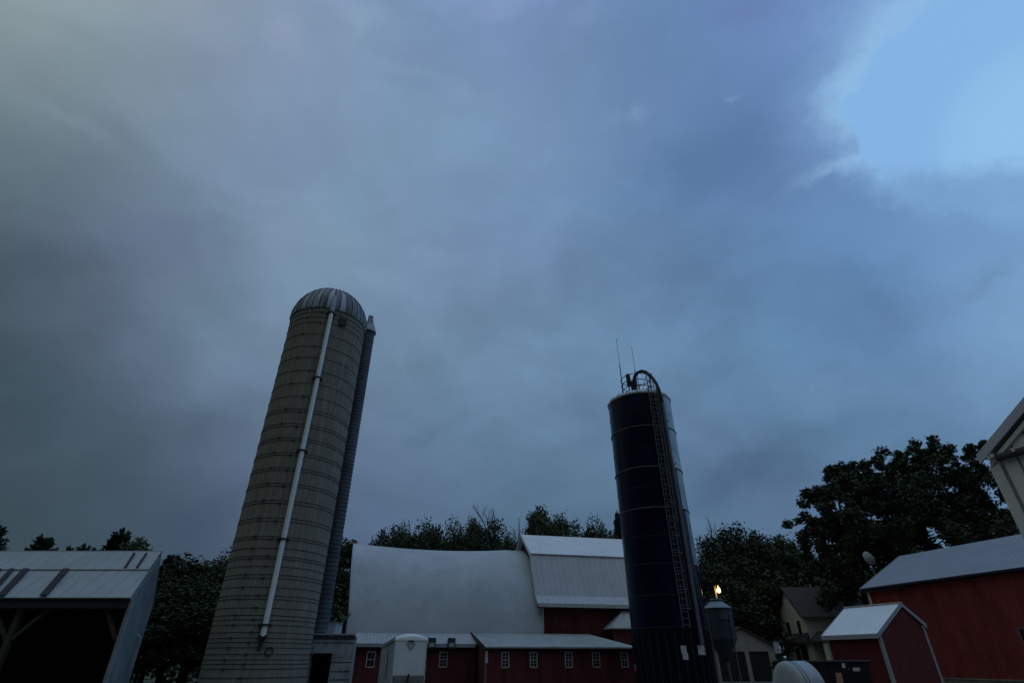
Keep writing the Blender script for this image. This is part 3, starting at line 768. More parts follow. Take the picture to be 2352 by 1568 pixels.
# ladder with safety cage
lad = MB(); la_ = rad(24)
er = Vector((math.sin(la_), -math.cos(la_), 0)); et = Vector((math.cos(la_), math.sin(la_), 0))
c0 = er * (BRr + .16)
lh0, lh1 = 3.1, BH + 1.4
for s in (-1, 1): lad.tube([c0 + et * .2 * s + Vector((0, 0, lh0)), c0 + et * .2 * s + Vector((0, 0, lh1))], .026, 6)
lobj = lad.build('ladder', ladder_metal, bs_)
mb = MB(); z = lh0 + .15
while z < lh1: mb.bar(c0 - et * .2 + Vector((0, 0, z)), c0 + et * .2 + Vector((0, 0, z)), .03, .03); z += .32
mb.build('rungs', ladder_metal, lobj)
mb = MB(); z = lh0 + .9
while z < BH + .9:
    mb.tube([c0 + et * (.2 + .14 * math.sin(math.pi * q / 10)) * math.cos(math.pi * q / 10) + er * .55 * math.sin(math.pi * q / 10) + Vector((0, 0, z)) for q in range(11)], .016, 4); z += .95
for q in (2.5, 5, 7.5):
    o_ = et * (.2 + .14 * math.sin(math.pi * q / 10)) * math.cos(math.pi * q / 10) + er * .55 * math.sin(math.pi * q / 10)
    mb.tube([c0 + o_ + Vector((0, 0, lh0 + .9)), c0 + o_ + Vector((0, 0, BH + .9))], .012, 4)
mb.build('safety_cage', ladder_metal, lobj)
# stickers low on the wall
def on_silo(xv, yv):
    """angle and height on the blue silo's skin at a picture position"""
    r = ray(xv, yv); az_ = math.atan2(r.x, r.y); off = az_ - BZ
    s_ = max(-.99, min(.99, 36 * math.sin(off) / BRr)); ang = math.asin(s_) - off * 0
    D = 36 * math.cos(off) - BRr * math.cos(ang)
    return ang, CZ + r.z / math.hypot(r.x, r.y) * D
for xv, yv, w, h in ((1568, 1490.5, .3, .36), (1572, 1506, .3, .32), (1606, 1492, .5, .44), (1463.5, 1532, .12, .28)):
    a, z = on_silo(xv, yv); mb = MB()
    p = Vector((math.sin(a), -math.cos(a), 0)) * (BRr + .07); t_ = Vector((math.cos(a), math.sin(a), 0))
    mb.bar(p - t_ * w / 2 + Vector((0, 0, z)), p + t_ * w / 2 + Vector((0, 0, z)), .01, h); mb.build('sign_plate', sticker_white, bs_)
# two whip aerials
for i, (ax, ay, zt_, lab) in enumerate(((-1.0, -.45, BH + 5.5, 'taller left whip aerial rising from the railing on the dark blue silo'), (.05, -.2, BH + 4.7, 'shorter right whip aerial behind the bent pipe on the dark blue silo'))):
    wp = Vector((ax, ay, 0)); wp.rotate(Matrix.Rotation(-BZ, 3, 'Z'))
    an = tag(empty('whip_aerial', (BCn[0] + wp.x, BCn[1] + wp.y, BH + .35)), lab, 'aerial', 'whip aerials on the blue silo')
    L = zt_ - BH - .35
    mb = MB(); mb.tube([(0, 0, 0), (0, 0, L * .55)], .035, 6); mb.build('mast', dark_metal, an)
    mb = MB(); mb.tube([(0, 0, L * .55), (-.02, 0, L)], .018, 5); mb.build('whip', galv, an)

# ------------------------------------------------------------------ feed bin and yard light
c = P(1655, 1440, 41); FB = (c.x, 41)
fb = tag(empty('feed_bin', (*FB, 0), -math.atan2(*FB)), 'slate blue hopper bin with a pale cone lid, right of the navy silo', 'feed bin')
fR = .93; fz0, fz1 = P(1650, 1465, 40.1).z, P(1650, 1394, 40.1).z
mb = MB(); mb.lathe([(fR, fz0), (fR, fz1)], 32, cap=False); mb.build('tank', bin_blue, fb, True)
ct = P(1650, 1380, 40.6).z
mb = MB(); mb.lathe([(fR + .05, fz1 - .02), (fR + .05, fz1 + .01), (.42, ct), (.4, ct + .03)], 32); mb.build('cone_lid', bin_cone, fb, True)
mb = MB(); mb.lathe([(.44, ct + .02), (.44, ct + .12), (.3, ct + .2)], 20); mb.bar((-.5, -.2, ct + .08), (-.9, -.35, ct - .25), .04, .04); mb.build('lid_collar', dark_metal, fb)
mb = MB(); mb.lathe([(.25, fz0 - 1.35), (fR - .01, fz0 - .02), (fR - .01, fz0)], 32, cap=False); mb.build('hopper', bin_blue, fb, True)
for k in range(4):
    a = rad(45 + 90 * k); mb = MB(); mb.tube([((fR + .04) * math.sin(a), -(fR + .04) * math.cos(a), 0), ((fR + .04) * math.sin(a), -(fR + .04) * math.cos(a), fz1 - .3)], .04, 6); mb.build('leg', ladder_metal, fb)
mk = MB(); pts = []
mka = rad(22); e_ = Vector((math.sin(mka), -math.cos(mka), 0)); t_ = Vector((math.cos(mka), math.sin(mka), 0)); zc = P(1668, 1411, 40.2).z
for k in range(28):
    a = 2 * math.pi * k / 28; pts.append(e_ * (fR + .035 - .06 * math.cos(a) ** 2) + t_ * .31 * math.cos(a) + Vector((0, 0, zc + .31 * math.sin(a))))
mk.add(pts + [e_ * (fR + .04) + Vector((0, 0, zc))], [(k, (k + 1) % 28, 28) for k in range(28)]); mk.build('round_mark', bin_mark, fb)

p = P(1650, 1354, 43.5)
yl = tag(empty('yard_light', (p.x - .25, 43.5, 0)), 'lit warm yard lamp on a pole above the blue feed bin', 'lamp')
mb = MB(); mb.tube([(0, 0, 0), (0, 0, p.z + .25)], [.09, .07], 8); mb.build('pole', mat('pole_wood', (.16, .13, .10), .9, .2, 4), yl)
mb = MB(); mb.tube([(0, 0, p.z + .2), (.12, 0, p.z + .32), (.26, 0, p.z + .28)], .025, 6); mb.build('arm', dark_metal, yl)
mb = MB(); mb.lathe([(.02, p.z + .27), (.07, p.z + .22), (.08, p.z + .12)], 16, (.26, 0)); mb.build('lamp_shade', dark_metal, yl)
em = bpy.data.materials.new('lamp_glow'); em.use_nodes = True; t = em.node_tree; t.nodes.clear()
e1_ = t.nodes.new('ShaderNodeEmission'); e1_.inputs[0].default_value = (1, .62, .14, 1); e1_.inputs[1].default_value = 9
o1_ = t.nodes.new('ShaderNodeOutputMaterial'); t.links.new(e1_.outputs[0], o1_.inputs[0])
mb = MB(); mb.lathe([(.01, p.z - .20), (.10, p.z - .16), (.145, p.z - .05), (.12, p.z + .05), (.06, p.z + .16), (.015, p.z + .28)], 16, (.26, -.02)); mb.build('bulb', em, yl, True)
ll = bpy.data.lights.new('lamp_light', 'POINT'); ll.energy = 45; ll.color = (1, .62, .25); ll.shadow_soft_size = .12
lo_ = bpy.data.objects.new('lamp_light', ll); col.objects.link(lo_); lo_.parent = yl; lo_.location = (.26, -.3, p.z - .1)

# ------------------------------------------------------------------ white trailer
F = P(909, 1463, 30); R_ = P(982, 1462, 30)
tw = R_.x - F.x; tzs = F.z; tzt = P(946, 1453.8, 30).z
tr = tag(empty('cargo_trailer', (F.x, 30, 0)), 'white rounded-top cargo trailer with a dark triangular emblem, parked before the red barn', 'trailer')
bk = P(877, 1483, 33.6); dx = bk.x - F.x; zb = bk.z
def arc(n_, z0, z1): return [(tw * k / n_, z0 + (z1 - z0) * (1 - abs(2 * k / n_ - 1) ** 2.1)) for k in range(n_ + 1)]
fa = arc(14, tzs, tzt); gz = P(940, 1550, 30).z
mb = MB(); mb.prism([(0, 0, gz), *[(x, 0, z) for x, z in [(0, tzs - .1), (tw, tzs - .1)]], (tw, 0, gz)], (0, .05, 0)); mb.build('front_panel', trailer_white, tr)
mb = MB(); n_ = len(fa); rows = []
for yy, lift, base in ((-.02, 0, -.14), (-.02, .25, -.10), (.02, .6, -.04), (.12, .85, -.01), (.3, 1.0, 0)):
    rows.append([(x + dx * yy / 3.6, yy, tzs + base + (z - tzs) * lift) for x, z in fa])
rows.append([(x + dx, 3.6, zb + (z - tzs) * .8) for x, z in fa])
mb.add([p_ for r_ in rows for p_ in r_], [(q * n_ + i, q * n_ + i + 1, (q + 1) * n_ + i + 1, (q + 1) * n_ + i) for q in range(len(rows) - 1) for i in range(n_ - 1)])
mb.build('roof', mat('trailer_roof', (.80, .85, .86), .35, .05, 1.5, spec=.5), tr, True)
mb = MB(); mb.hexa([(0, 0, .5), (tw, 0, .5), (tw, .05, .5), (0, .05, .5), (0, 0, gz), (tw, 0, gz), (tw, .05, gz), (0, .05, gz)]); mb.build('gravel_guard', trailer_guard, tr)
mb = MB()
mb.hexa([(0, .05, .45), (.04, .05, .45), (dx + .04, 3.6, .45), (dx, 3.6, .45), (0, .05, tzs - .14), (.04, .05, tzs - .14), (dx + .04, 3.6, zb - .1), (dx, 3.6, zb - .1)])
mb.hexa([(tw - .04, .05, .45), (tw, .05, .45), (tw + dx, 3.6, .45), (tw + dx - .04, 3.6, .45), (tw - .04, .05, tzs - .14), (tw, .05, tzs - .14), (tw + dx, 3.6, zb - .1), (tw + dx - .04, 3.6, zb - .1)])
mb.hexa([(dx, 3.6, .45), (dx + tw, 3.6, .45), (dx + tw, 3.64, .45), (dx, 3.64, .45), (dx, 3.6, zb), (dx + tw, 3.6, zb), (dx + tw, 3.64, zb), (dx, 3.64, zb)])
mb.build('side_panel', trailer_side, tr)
mb = MB(); mb.bar((-.02, .0, tzs - .05), (dx - .02, 3.6, zb - .02), .05, .14); mb.build('roof_rail', mat('rail_pale', (.5, .5, .52), .6, .05, 3), tr)
q1 = Vector((dx * .42 - .015, 3.6 * .42, 0)); mb = MB(); mb.bar(q1 + Vector((0, 0, .8)), q1 + Vector((0, 0, tzs - .55)), .03, .03); mb.build('door_gap', emblem_dark, tr)
mb = MB(); mb.box(tw - .03, -.03, .5, tw + .01, 0, tzs - .1); mb.build('corner_trim', mat('trim_silver', (.55, .57, .58), .4, .08, 4), tr)
mb = MB(); mb.box(-.01, -.03, .5, .03, 0, tzs - .1); mb.build('corner_trim', mat('trim_silver', (.55, .57, .58), .4, .08, 4), tr)
ex = tw * .5
mb = MB(); mb.prism([(ex - .24, -.005, tzs - .24), (ex + .24, -.005, tzs - .24), (ex + .12, -.005, tzs - .42), (ex, -.005, tzs - .55), (ex - .12, -.005, tzs - .42)], (0, -.012, 0)); em_ = mb.build('emblem', emblem_grey, tr)
mb = MB(); mb.box(ex - .14, -.03, tzs - .2, ex + .14, -.005, tzs - .12); mb.build('emblem_bar', emblem_dark, em_)
mb = MB(); mb.prism([(ex - .11, -.018, tzs - .36), (ex - .05, -.018, tzs - .28), (ex, -.018, tzs - .33), (ex + .05, -.018, tzs - .27), (ex + .11, -.018, tzs - .36), (ex, -.018, tzs - .48)], (0, -.01, 0)); mb.build('emblem_peaks', mat('emblem_pale', (.48, .54, .55), .6, .1, 8), em_)
mb = MB(); mb.box(ex - .04, -.12, .3, ex + .02, -.02, gz - .05); mb.box(ex - .03, -.1, gz - .06, ex + .06, -.04, gz + .06); mb.build('jack', black_metal, tr)
mb = MB(); mb.bar((ex - .5, 0, .45), (ex, -1.3, .45), .08, .1); mb.bar((ex + .5, 0, .45), (ex, -1.3, .45), .08, .1); mb.build('tongue', black_metal, tr)
for s in (0, 1):
    mb = MB(); cx = dx * .6 + (tw - .12 if s else .12); mb.tube([(cx - .1, 2.2, .34), (cx + .1, 2.2, .34)], .34, 20); mb.build('wheel', rubber, tr)

# ------------------------------------------------------------------ open shed on the left
os_ = tag(empty('open_shed', (0, 0, 0)), 'open-fronted shed with a streaked grey metal roof and timber braces, far left', 'shed')
A0, A1 = Vector((-15.65, 24.0, 3.76)), Vector((-16.47, 26.4, 5.87)); XL = -27
d_ = A1 - A0; nrm = Vector((0, -d_.z, d_.y)).normalized() * .05
mid = A0 + d_ * .58
mb = MB()
def sl(mb, a, b, off, xl=XL):
    a2, b2 = Vector((xl, a.y, a.z)), Vector((xl, b.y, b.z))
    mb.hexa([a2 + off, a + off, b + off, b2 + off, a2 + off + nrm, a + off + nrm, b + off + nrm, b2 + off + nrm])
sl(mb, A0, A0 + d_ * .6, Vector((0, 0, 0))); mb.build('lower_roof', roof_old, os_)
mb = MB(); sl(mb, A0 + d_ * .575, A1, nrm * 1.1); mb.build('upper_roof', roof_old, os_)
mb = MB(); C1 = Vector((-17.4, 28.6, 3.8))
mb.hexa([(XL, A1.y, A1.z), tuple(A1), tuple(C1), (XL, C1.y, C1.z), (XL, A1.y, A1.z + .06), (A1.x, A1.y, A1.z + .06), (C1.x, C1.y, C1.z + .06), (XL, C1.y, C1.z + .06)]); mb.build('back_roof', roof_old, os_)
mb = MB(); mb.tube([(XL, A1.y, A1.z + .09), (A1.x, A1.y, A1.z + .09)], .05, 6); mb.build('ridge_cap', galv, os_)
# rusty strips down the roof
def strip(t0, t1, xt, xb, yt, yb, w=.14):
    a = A0 + d_ * t0; b = A0 + d_ * t1
    xa = (ray(xb, yb).x / ray(xb, yb).y) * a.y; xb2 = (ray(xt, yt).x / ray(xt, yt).y) * b.y
    o = nrm * 2.4; mb = MB()
    mb.hexa([Vector((xa - w, a.y, a.z)) + o, Vector((xa + w, a.y, a.z)) + o, Vector((xb2 + w, b.y, b.z)) + o, Vector((xb2 - w, b.y, b.z)) + o,
             Vector((xa - w, a.y, a.z)) + o * 1.4, Vector((xa + w, a.y, a.z)) + o * 1.4, Vector((xb2 + w, b.y, b.z)) + o * 1.4, Vector((xb2 - w, b.y, b.z)) + o * 1.4])
    mb.build('rust_strip', rust_strip, os_)
strip(0.0, .57, 153, 101, 1312, 1371); strip(0, .57, 61, 4, 1312, 1371); strip(0, .57, 29, -25, 1312, 1371, .1); strip(0, .57, 0, -60, 1312, 1371, .1)
strip(.6, .95, 309, 288, 1278, 1311, .045); strip(.6, .95, 337, 315, 1278, 1311, .045)
mb = MB(); mb.box(XL, 24.08, 3.42, -15.7, 24.2, 3.72); mb.build('eave_beam', dark_fascia, os_)
mb = MB()
EW = [(-15.66, 24.2, 0), (-15.68, 24.2, 3.7), (-16.45, 26.4, 5.75), (-17.38, 28.5, 3.75), (-17.38, 28.5, 0)]
mb.prism(EW, (-.1, -.03, 0)); mb.build('end_wall', grey_sheet, os_)
mb = MB(); mb.bar((-15.64, 24.16, 0), (-15.64, 24.16, 3.7), .12, .12); mb.build('corner_trim', galv, os_)
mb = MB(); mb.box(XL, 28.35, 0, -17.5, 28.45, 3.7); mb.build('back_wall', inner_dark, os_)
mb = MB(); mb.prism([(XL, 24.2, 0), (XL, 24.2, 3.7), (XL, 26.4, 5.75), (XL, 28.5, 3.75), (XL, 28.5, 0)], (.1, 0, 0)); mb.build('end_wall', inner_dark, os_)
for xp in (-20.2, -24.7):
    mb = MB(); mb.bar((xp, 24.35, 0), (xp, 24.35, 3.5), .2, .2); mb.build('post', brace_wood, os_)
    for s in (-1, 1):
        mb = MB(); mb.bar((xp + .05 * s, 24.35, 2.25), (xp + 1.2 * s, 24.35, 3.48), .13, .13); mb.build('brace', brace_wood, os_)
mb = MB(); mb.bar((-15.9, 24.35, 2.3), (-16.75, 24.35, 3.48), .13, .13); mb.build('brace', brace_wood, os_)
# loose pale board leaning out from the end wall
pa_, pb__ = P(320, 1466, 27.2), P(300, 1536, 27.2)
mb = MB(); mb.bar(pb__, pa_, .14, .05); mb.bar(pa_ + Vector((-.25, 0, .25)), pa_ + Vector((.05, 0, -.02)), .08, .08); mb.build('door_edge', pale_panel, os_)

# ------------------------------------------------------------------ long red building on the right
rb = tag(empty('red_building', (25.6, 42.65, 0), math.atan2(-.957, .29)), 'long red metal building with a grey roof, behind the small red shed', 'building')
RL = 21.0; EZ = 6.02; RZ = 8.5; RW = 5.0
mb = MB()
def gslab(mb, x0, x1, ya, za, yb, zb, th=.08):
    mb.hexa([(x0, ya, za), (x1, ya, za), (x1, yb, zb), (x0, yb, zb), (x0, ya, za + th), (x1, ya, za + th), (x1, yb, zb + th), (x0, yb, zb + th)])
gslab(mb, 0, RL, 0, EZ, RW, RZ); gslab(mb, 0, RL, 2 * RW, EZ, RW, RZ); mb.build('roof', mat('roof_grey', (.28, .30, .34), .6, .08, .8, bump=(0, .45, .02, .3)), rb)
win = (9.25, 2.2, 10.5, 3.1)
mb = MB(); wall_with_holes(mb, .3, RL - .2, .6, EZ - .1, .3, .45, [win]); mb.build('wall', shed_red, rb)
mb = MB(); mb.prism([(.3, .45, .6), (.3, .45, EZ - .05), (.3, RW, RZ - .15), (.3, 2 * RW - .45, EZ - .05), (.3, 2 * RW - .45, .6)], (.15, 0, 0)); mb.prism([(RL - .35, .45, .6), (RL - .35, .45, EZ - .05), (RL - .35, RW, RZ - .15), (RL - .35, 2 * RW - .45, EZ - .05), (RL - .35, 2 * RW - .45, .6)], (.15, 0, 0)); mb.box(.45, 2 * RW - .45, .6, RL - .35, 2 * RW - .3, EZ - .1); mb.build('end_wall', shed_red, rb)
mb = MB(); mb.box(.24, .24, 0, RL - .2, .5, .6); mb.build('foundation', mat('foundation', (.17, .17, .14), .9, .2, 3), rb)
mb = MB(); mb.box(.24, .2, .6, RL - .2, .3, .66); mb.build('base_trim', mat('base_trim', (.26, .25, .22), .8, .2, 3), rb)
mb = MB(); mb.box(.22, .22, .66, .42, .3, EZ - .12); mb.build('corner_board', white_trim, rb)
mb = MB(); mb.box(0, -.02, EZ - .06, RL, 0.0, EZ + .07); mb.build('eave_trim', dark_fascia, rb)
mb = MB(); gslab(mb, -.04, -.004, -.02, EZ - .06, RW, RZ - .04, .16); mb.build('rake_trim', mat('rake_grey', (.35, .37, .38), .7, .1, 4), rb)
mb = MB(); gslab(mb, .0, 3.6, .0, EZ - .2, .3, EZ - .14, .05); mb.build('gutter', dark_fascia, rb)
window(rb, (win[0] + win[2]) / 2, win[1], win[3], win[2] - win[0], .3, mat('trim_dull', (.16, .14, .125), .7, .2, 5), 2, 1)

# satellite dish on its pole
ds = P(1988, 1283, 46.8)
sdh = tag(empty('satellite_dish', (ds.x + .35, 46.8, 0)), 'grey satellite dish on a tall pole above the left end of the red building roof', 'satellite dish')
mb = MB(); mb.tube([(0, 0, 0), (0, 0, ds.z - .1)], .06, 8); mb.build('pole', ladder_metal, sdh)
mb = MB(); rr = .52; vs = []; N, M = 28, 6
for j in range(M + 1):
    r = rr * j / M
    for k in range(N): a = 2 * math.pi * k / N; vs.append((r * math.cos(a), r * math.sin(a), .22 * (r / rr) ** 2))
fs = [(j * N + k, j * N + (k + 1) % N, (j + 1) * N + (k + 1) % N, (j + 1) * N + k) for j in range(M) for k in range(N)]
mb.add(vs, fs); mb.add([(x, y, z - .03) for x, y, z in vs], [tuple(reversed(f)) for f in fs]); o = mb.build('reflector', dish_grey, sdh, True)
o.location = (-.3, -.1, ds.z); o.rotation_euler = Vector((.95, .12, .35)).to_track_quat('Z', 'Y').to_euler()
mb = MB(); q0 = Vector((-.3, -.1, ds.z)); q1 = q0 + Vector((.9, .05, .1)) * .6; mb.tube([q0 + Vector((.05, -.15, -.4)), q1], .02, 5); mb.bar(q1 + Vector((-.08, 0, 0)), q1 + Vector((.1, 0, .05)), .1, .1); mb.build('receiver_arm', dish_grey, sdh)

# ------------------------------------------------------------------ small red shed
ss = tag(empty('garden_shed', (15.49, 30.2, 0), math.atan2(-.921, .388)), 'small red shed with pale metal roof and corner boards, before the long red building', 'shed')
L = 2.96; y1, z1 = 0, 2.6; yr, zr = 2.27, 3.93; y2, z2 = 3.58, 3.05
mb = MB(); gslab(mb, 0, L, y1, z1, yr, zr, .05); gslab(mb, 0, L, y2, z2, yr, zr, .05); mb.build('roof', mat('shed_roof', (.80, .84, .84), .55, .06, 1, bump=(0, .23, .012, .2)), ss)
mb = MB(); mb.box(-.02, yr - .12, zr + .02, L + .02, yr + .12, zr + .07); mb.build('ridge_cap', white_trim, ss)
mb = MB(); mb.box(0, -.03, z1 - .15, L, .0, z1 + .03); mb.build('fascia', mat('fascia_mauve', (.42, .41, .42), .7, .05, 4), ss)
mb = MB(); mb.prism([(L + .002, -.03, z1 - .13), (L + .002, -.03, z1 + .06), (L + .002, yr, zr + .06), (L + .002, yr, zr - .12)], (.04, 0, 0)); mb.build('rake_board', mat('rake_blue', (.38, .41, .46), .6, .05, 4), ss)
mb = MB(); mb.prism([(L + .002, yr, zr - .12), (L + .002, yr, zr + .06), (L + .002, y2, z2 + .06), (L + .002, y2, z2 - .14)], (.04, 0, 0)); mb.build('rake_board', mat('rake_blue', (.38, .41, .46), .6, .05, 4), ss)
mb = MB(); mb.prism([(-.042, -.03, z1 - .13), (-.042, -.03, z1 + .06), (-.042, yr, zr + .06), (-.042, yr, zr - .12)], (.04, 0, 0)); mb.build('rake_board', mat('rake_blue', (.38, .41, .46), .6, .05, 4), ss)
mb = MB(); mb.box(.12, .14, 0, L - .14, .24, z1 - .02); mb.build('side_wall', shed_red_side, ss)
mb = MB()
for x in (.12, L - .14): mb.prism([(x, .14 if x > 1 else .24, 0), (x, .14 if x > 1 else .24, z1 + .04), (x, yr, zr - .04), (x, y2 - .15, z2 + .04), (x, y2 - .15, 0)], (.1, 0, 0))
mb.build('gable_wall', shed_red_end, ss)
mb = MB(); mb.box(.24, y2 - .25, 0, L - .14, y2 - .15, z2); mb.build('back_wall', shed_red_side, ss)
mb = MB(); mb.box(L - .05, .1, 0, L - .01, .24, z1); mb.build('corner_board', mat('board_green', (.34, .38, .37), .7, .1, 4), ss)
mb = MB(); mb.box(L - .12, .09, 0, L - .012, .138, z1 - .12); mb.build('corner_board', mat('board_green', (.34, .38, .37), .7, .1, 4), ss)
mb = MB(); mb.box(L - .05, y2 - .26, 0, L - .01, y2 - .12, z2); mb.build('corner_board', mat('board_green', (.34, .38, .37), .7, .1, 4), ss)
mb = MB(); mb.box(.08, .09, 0, .2, .138, z1 - .12); mb.build('corner_board', mat('board_green', (.34, .38, .37), .7, .1, 4), ss)

# ------------------------------------------------------------------ tan metal building (upper right)
tb = tag(empty('tan_building', (9.22, 10.06, 0), math.atan2(-.925, .38)), 'tall tan ribbed metal building cut off by the right edge of the picture', 'building')
K = 5.0
pk = 5.0; pz = K + pk * .654
mb = MB(); mb.prism([(.12, .0, 0), (.12, 0, K - .12), (pk, 0, pz - .14), (2 * pk - .12, 0, K - .12), (2 * pk - .12, 0, 0)], (0, .12, 0)); mb.build('gable_wall', tan_metal, tb)
mb = MB(); mb.box(.12, .12, 0, .24, 12, K - .1); mb.build('side_wall', tan_metal, tb)
mb = MB(); mb.box(2 * pk - .24, .12, 0, 2 * pk - .12, 12, K - .1); mb.build('side_wall', tan_metal, tb)
mb = MB(); mb.box(.24, 11.9, 0, 2 * pk - .24, 12, K - .1); mb.build('side_wall', tan_metal, tb)
mb = MB()
for s in (0, 1):
    x0, x1 = (-.02, pk) if s == 0 else (2 * pk + .02, pk)
    z0 = K - .02
    mb.hexa([(x0, -.06, z0), (x1, -.06, pz), (x1, 12.2, pz), (x0, 12.2, z0), (x0, -.06, z0 + .05), (x1, -.06, pz + .05), (x1, 12.2, pz + .05), (x0, 12.2, z0 + .05)])
mb.build('roof', roof_light, tb)
mb = MB(); mb.prism([(-.03, -.1, K - .13), (-.03, -.1, K + .05), (pk, -.1, pz + .08), (pk, -.1, pz - .10)], (0, .038, 0)); mb.build('rake_trim', mauve_trim, tb)
mb = MB(); mb.prism([(.1, -.05, K - .22), (.1, -.05, K - .14), (pk, -.05, pz - .09), (pk, -.05, pz - .2)], (0, .046, 0)); mb.build('inner_trim', tan_trim, tb)
mb = MB(); mb.box(.06, -.03, 0, .24, -.004, K - .2); mb.build('corner_trim', tan_trim, tb)
tk = K - .05
mb = MB(); mb.box(.26, -.12, tk - .10, 2 * pk - .4, -.03, tk - .045); mb.build('door_track', track_brown, tb)
mb = MB(); mb.box(.26, -.10, tk - .045, 2 * pk - .4, -.03, tk + .015); mb.build('track_cover', tan_dark, tb)
for k in range(24):
    x = .2 + k * .36
    mb = MB(); mb.box(x, -.13, tk - .03, x + .05, -.02, tk + .035); mb.build('track_bracket', tan_trim, tb)
mb = MB(); mb.box(.13, -.12, tk - .06, .18, -.02, tk + .01); mb.build('track_stop', tan_trim, tb)

# ------------------------------------------------------------------ house
hs = tag(empty('farmhouse', (29.4, 60, 0)), 'two storey cream house with a brown shingle roof and porch among the dark trees', 'house')
HE, HRd, HW = 5.45, 8.25, 5.6
HL = 7.5
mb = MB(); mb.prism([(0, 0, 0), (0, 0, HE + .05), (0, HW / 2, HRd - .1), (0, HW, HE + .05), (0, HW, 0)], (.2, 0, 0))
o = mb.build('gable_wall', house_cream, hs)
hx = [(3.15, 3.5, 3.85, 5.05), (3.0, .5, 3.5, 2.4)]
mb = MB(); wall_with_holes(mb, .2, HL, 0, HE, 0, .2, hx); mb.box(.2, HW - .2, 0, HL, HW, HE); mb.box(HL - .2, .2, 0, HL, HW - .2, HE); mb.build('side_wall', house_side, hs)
mb = MB(); gslab(mb, -.3, HL + .3, -.35, HE - .25, HW / 2, HRd, .12); gslab(mb, -.3, HL + .3, HW + .35, HE - .25, HW / 2, HRd, .12); rf = mb.build('roof', shingle, hs)
mb = MB(); mb.box(5.6, 1.2, HRd - 1.2, 6.5, 3.2, HRd + .05); mb.build('dormer', shingle, rf)
mb = MB(); mb.tube([(3.0, 2.9, HRd - .1), (3.0, 2.9, HRd + .45)], .07, 8); mb.build('vent_pipe', white_trim, rf)
mb = MB(); gslab(mb, -.34, -.304, -.36, HE - .36, HW / 2, HRd - .1, .2); gslab(mb, -.34, -.304, HW + .36, HE - .36, HW / 2, HRd - .1, .2); mb.build('rake_board', dark_wood, hs)
for (y0, y1_) in ((.95, 1.55), (3.3, 3.95)):
    mb = MB(); mb.box(-.06, y0 - .08, 3.25, -.002, y1_ + .08, 5.15); w_ = mb.build('window', house_cream, hs)
    mb = MB(); mb.box(-.09, y0, 3.35, -.061, y1_, 5.05); mb.build('pane', glass_dark, w_)
for h in hx:
    mb = MB(); mb.box(h[0], .08, h[1], h[2], .12, h[3]); mb.build('window', glass_dark, hs)
mb = MB()
pr0 = [(.2, -2.3), (HL - 1, -2.3)]
mb.add([(-.05, -2.4, 3.05), (HL, -2.4, 3.05), (HL, -.002, 3.9), (1.0, -.002, 3.9), (-.05, -.002, 3.05), (-.05, -2.4, 3.2), (HL, -2.4, 3.2), (HL, -.002, 4.05), (1.0, -.002, 4.05), (-.05, -.002, 3.2)],
       [(0, 1, 2, 3), (0, 3, 4), (5, 6, 7, 8), (5, 8, 9), (0, 1, 6, 5), (0, 5, 9, 4), (1, 2, 7, 6)]); mb.build('porch_roof', mat('porch_shingle', (.06, .055, .05), .95, .3, 6), hs)
for x in (.15, .55, 2.6, 4.2):
    mb = MB(); mb.box(x, -2.25, 0, x + (.5 if x < .3 else .25), -2.1, 3.04); mb.build('porch_post', house_cream, hs)
mb = MB(); mb.hexa([(-.4, -.2, 3.05), (0, -.2, 3.05), (0, 4.9, 3.05), (-.4, 4.9, 3.05), (-.4, -.2, 3.15), (0, -.2, 3.95), (0, 4.3, 3.95), (-.4, 4.9, 3.15)]); mb.build('pent_roof', MATS['porch_shingle'], hs)
mb = MB(); mb.box(-.03, .9, .4, -.002, 3.4, 2.9); mb.build('porch_glazing', inner_dark, hs)
mb = MB(); mb.box(-.07, 2.2, .4, -.031, 2.35, 2.9); mb.build('glazing_bar', MATS['house_cream'], hs)
mb = MB(); mb.box(4.45, -2.25, 0, HL, -2.1, 3.04); mb.build('porch_wall', mat('porch_pale', (.2, .22, .2), .8, .1, 3), hs)
mb = MB(); mb.box(.65, -2.2, .0, 4.2, -2.12, 3.0); mb.build('porch_screen', inner_dark, hs)
mb = MB(); mb.box(-.0, -2.4, 0, HL, -.01, .35); mb.build('porch_floor', concrete_pad, hs)

# garage
gg = tag(empty('garage', (18.1, 55, 0)), 'low pale gabled garage with dark doors left of the cream house', 'garage')
gw = 5.5; d0 = P(1719, 1495, 55).x - 18.1; d2 = P(1764, 1495, 55).x - 18.1; dzt = P(1740, 1495, 55).z
mb = MB(); wall_with_holes(mb, 0, gw, 0, dzt, 0, .15, [(d0, 0, d2, dzt), (.35, 0, d0 - .35, dzt - .0)])
mb.prism([(0, 0, dzt), (gw, 0, dzt), (gw, 0, 2.65), (gw / 2, 0, 4.1), (0, 0, 2.65)], (0, .15, 0)); mb.box(0, .15, 0, .15, 6, 2.6); mb.box(gw - .15, .15, 0, gw, 6, 2.6); mb.box(.15, 5.85, 0, gw - .15, 6, 2.6); mb.build('wall', garage_white, gg)
mb = MB()
for s in (0, 1):
    x0 = -.25 if s == 0 else gw + .25
    mb.hexa([(x0, -.2, 2.55), (gw / 2, -.2, 4.15), (gw / 2, 6.2, 4.15), (x0, 6.2, 2.55), (x0, -.2, 2.65), (gw / 2, -.2, 4.25), (gw / 2, 6.2, 4.25), (x0, 6.2, 2.65)])
mb.build('roof', shingle, gg)
for a, b in ((d0, d2), (.35, d0 - .35)):
    mb = MB(); mb.box(a, .08, 0, b, .12, dzt)
    dd = mb.build('door', garage_door, gg)

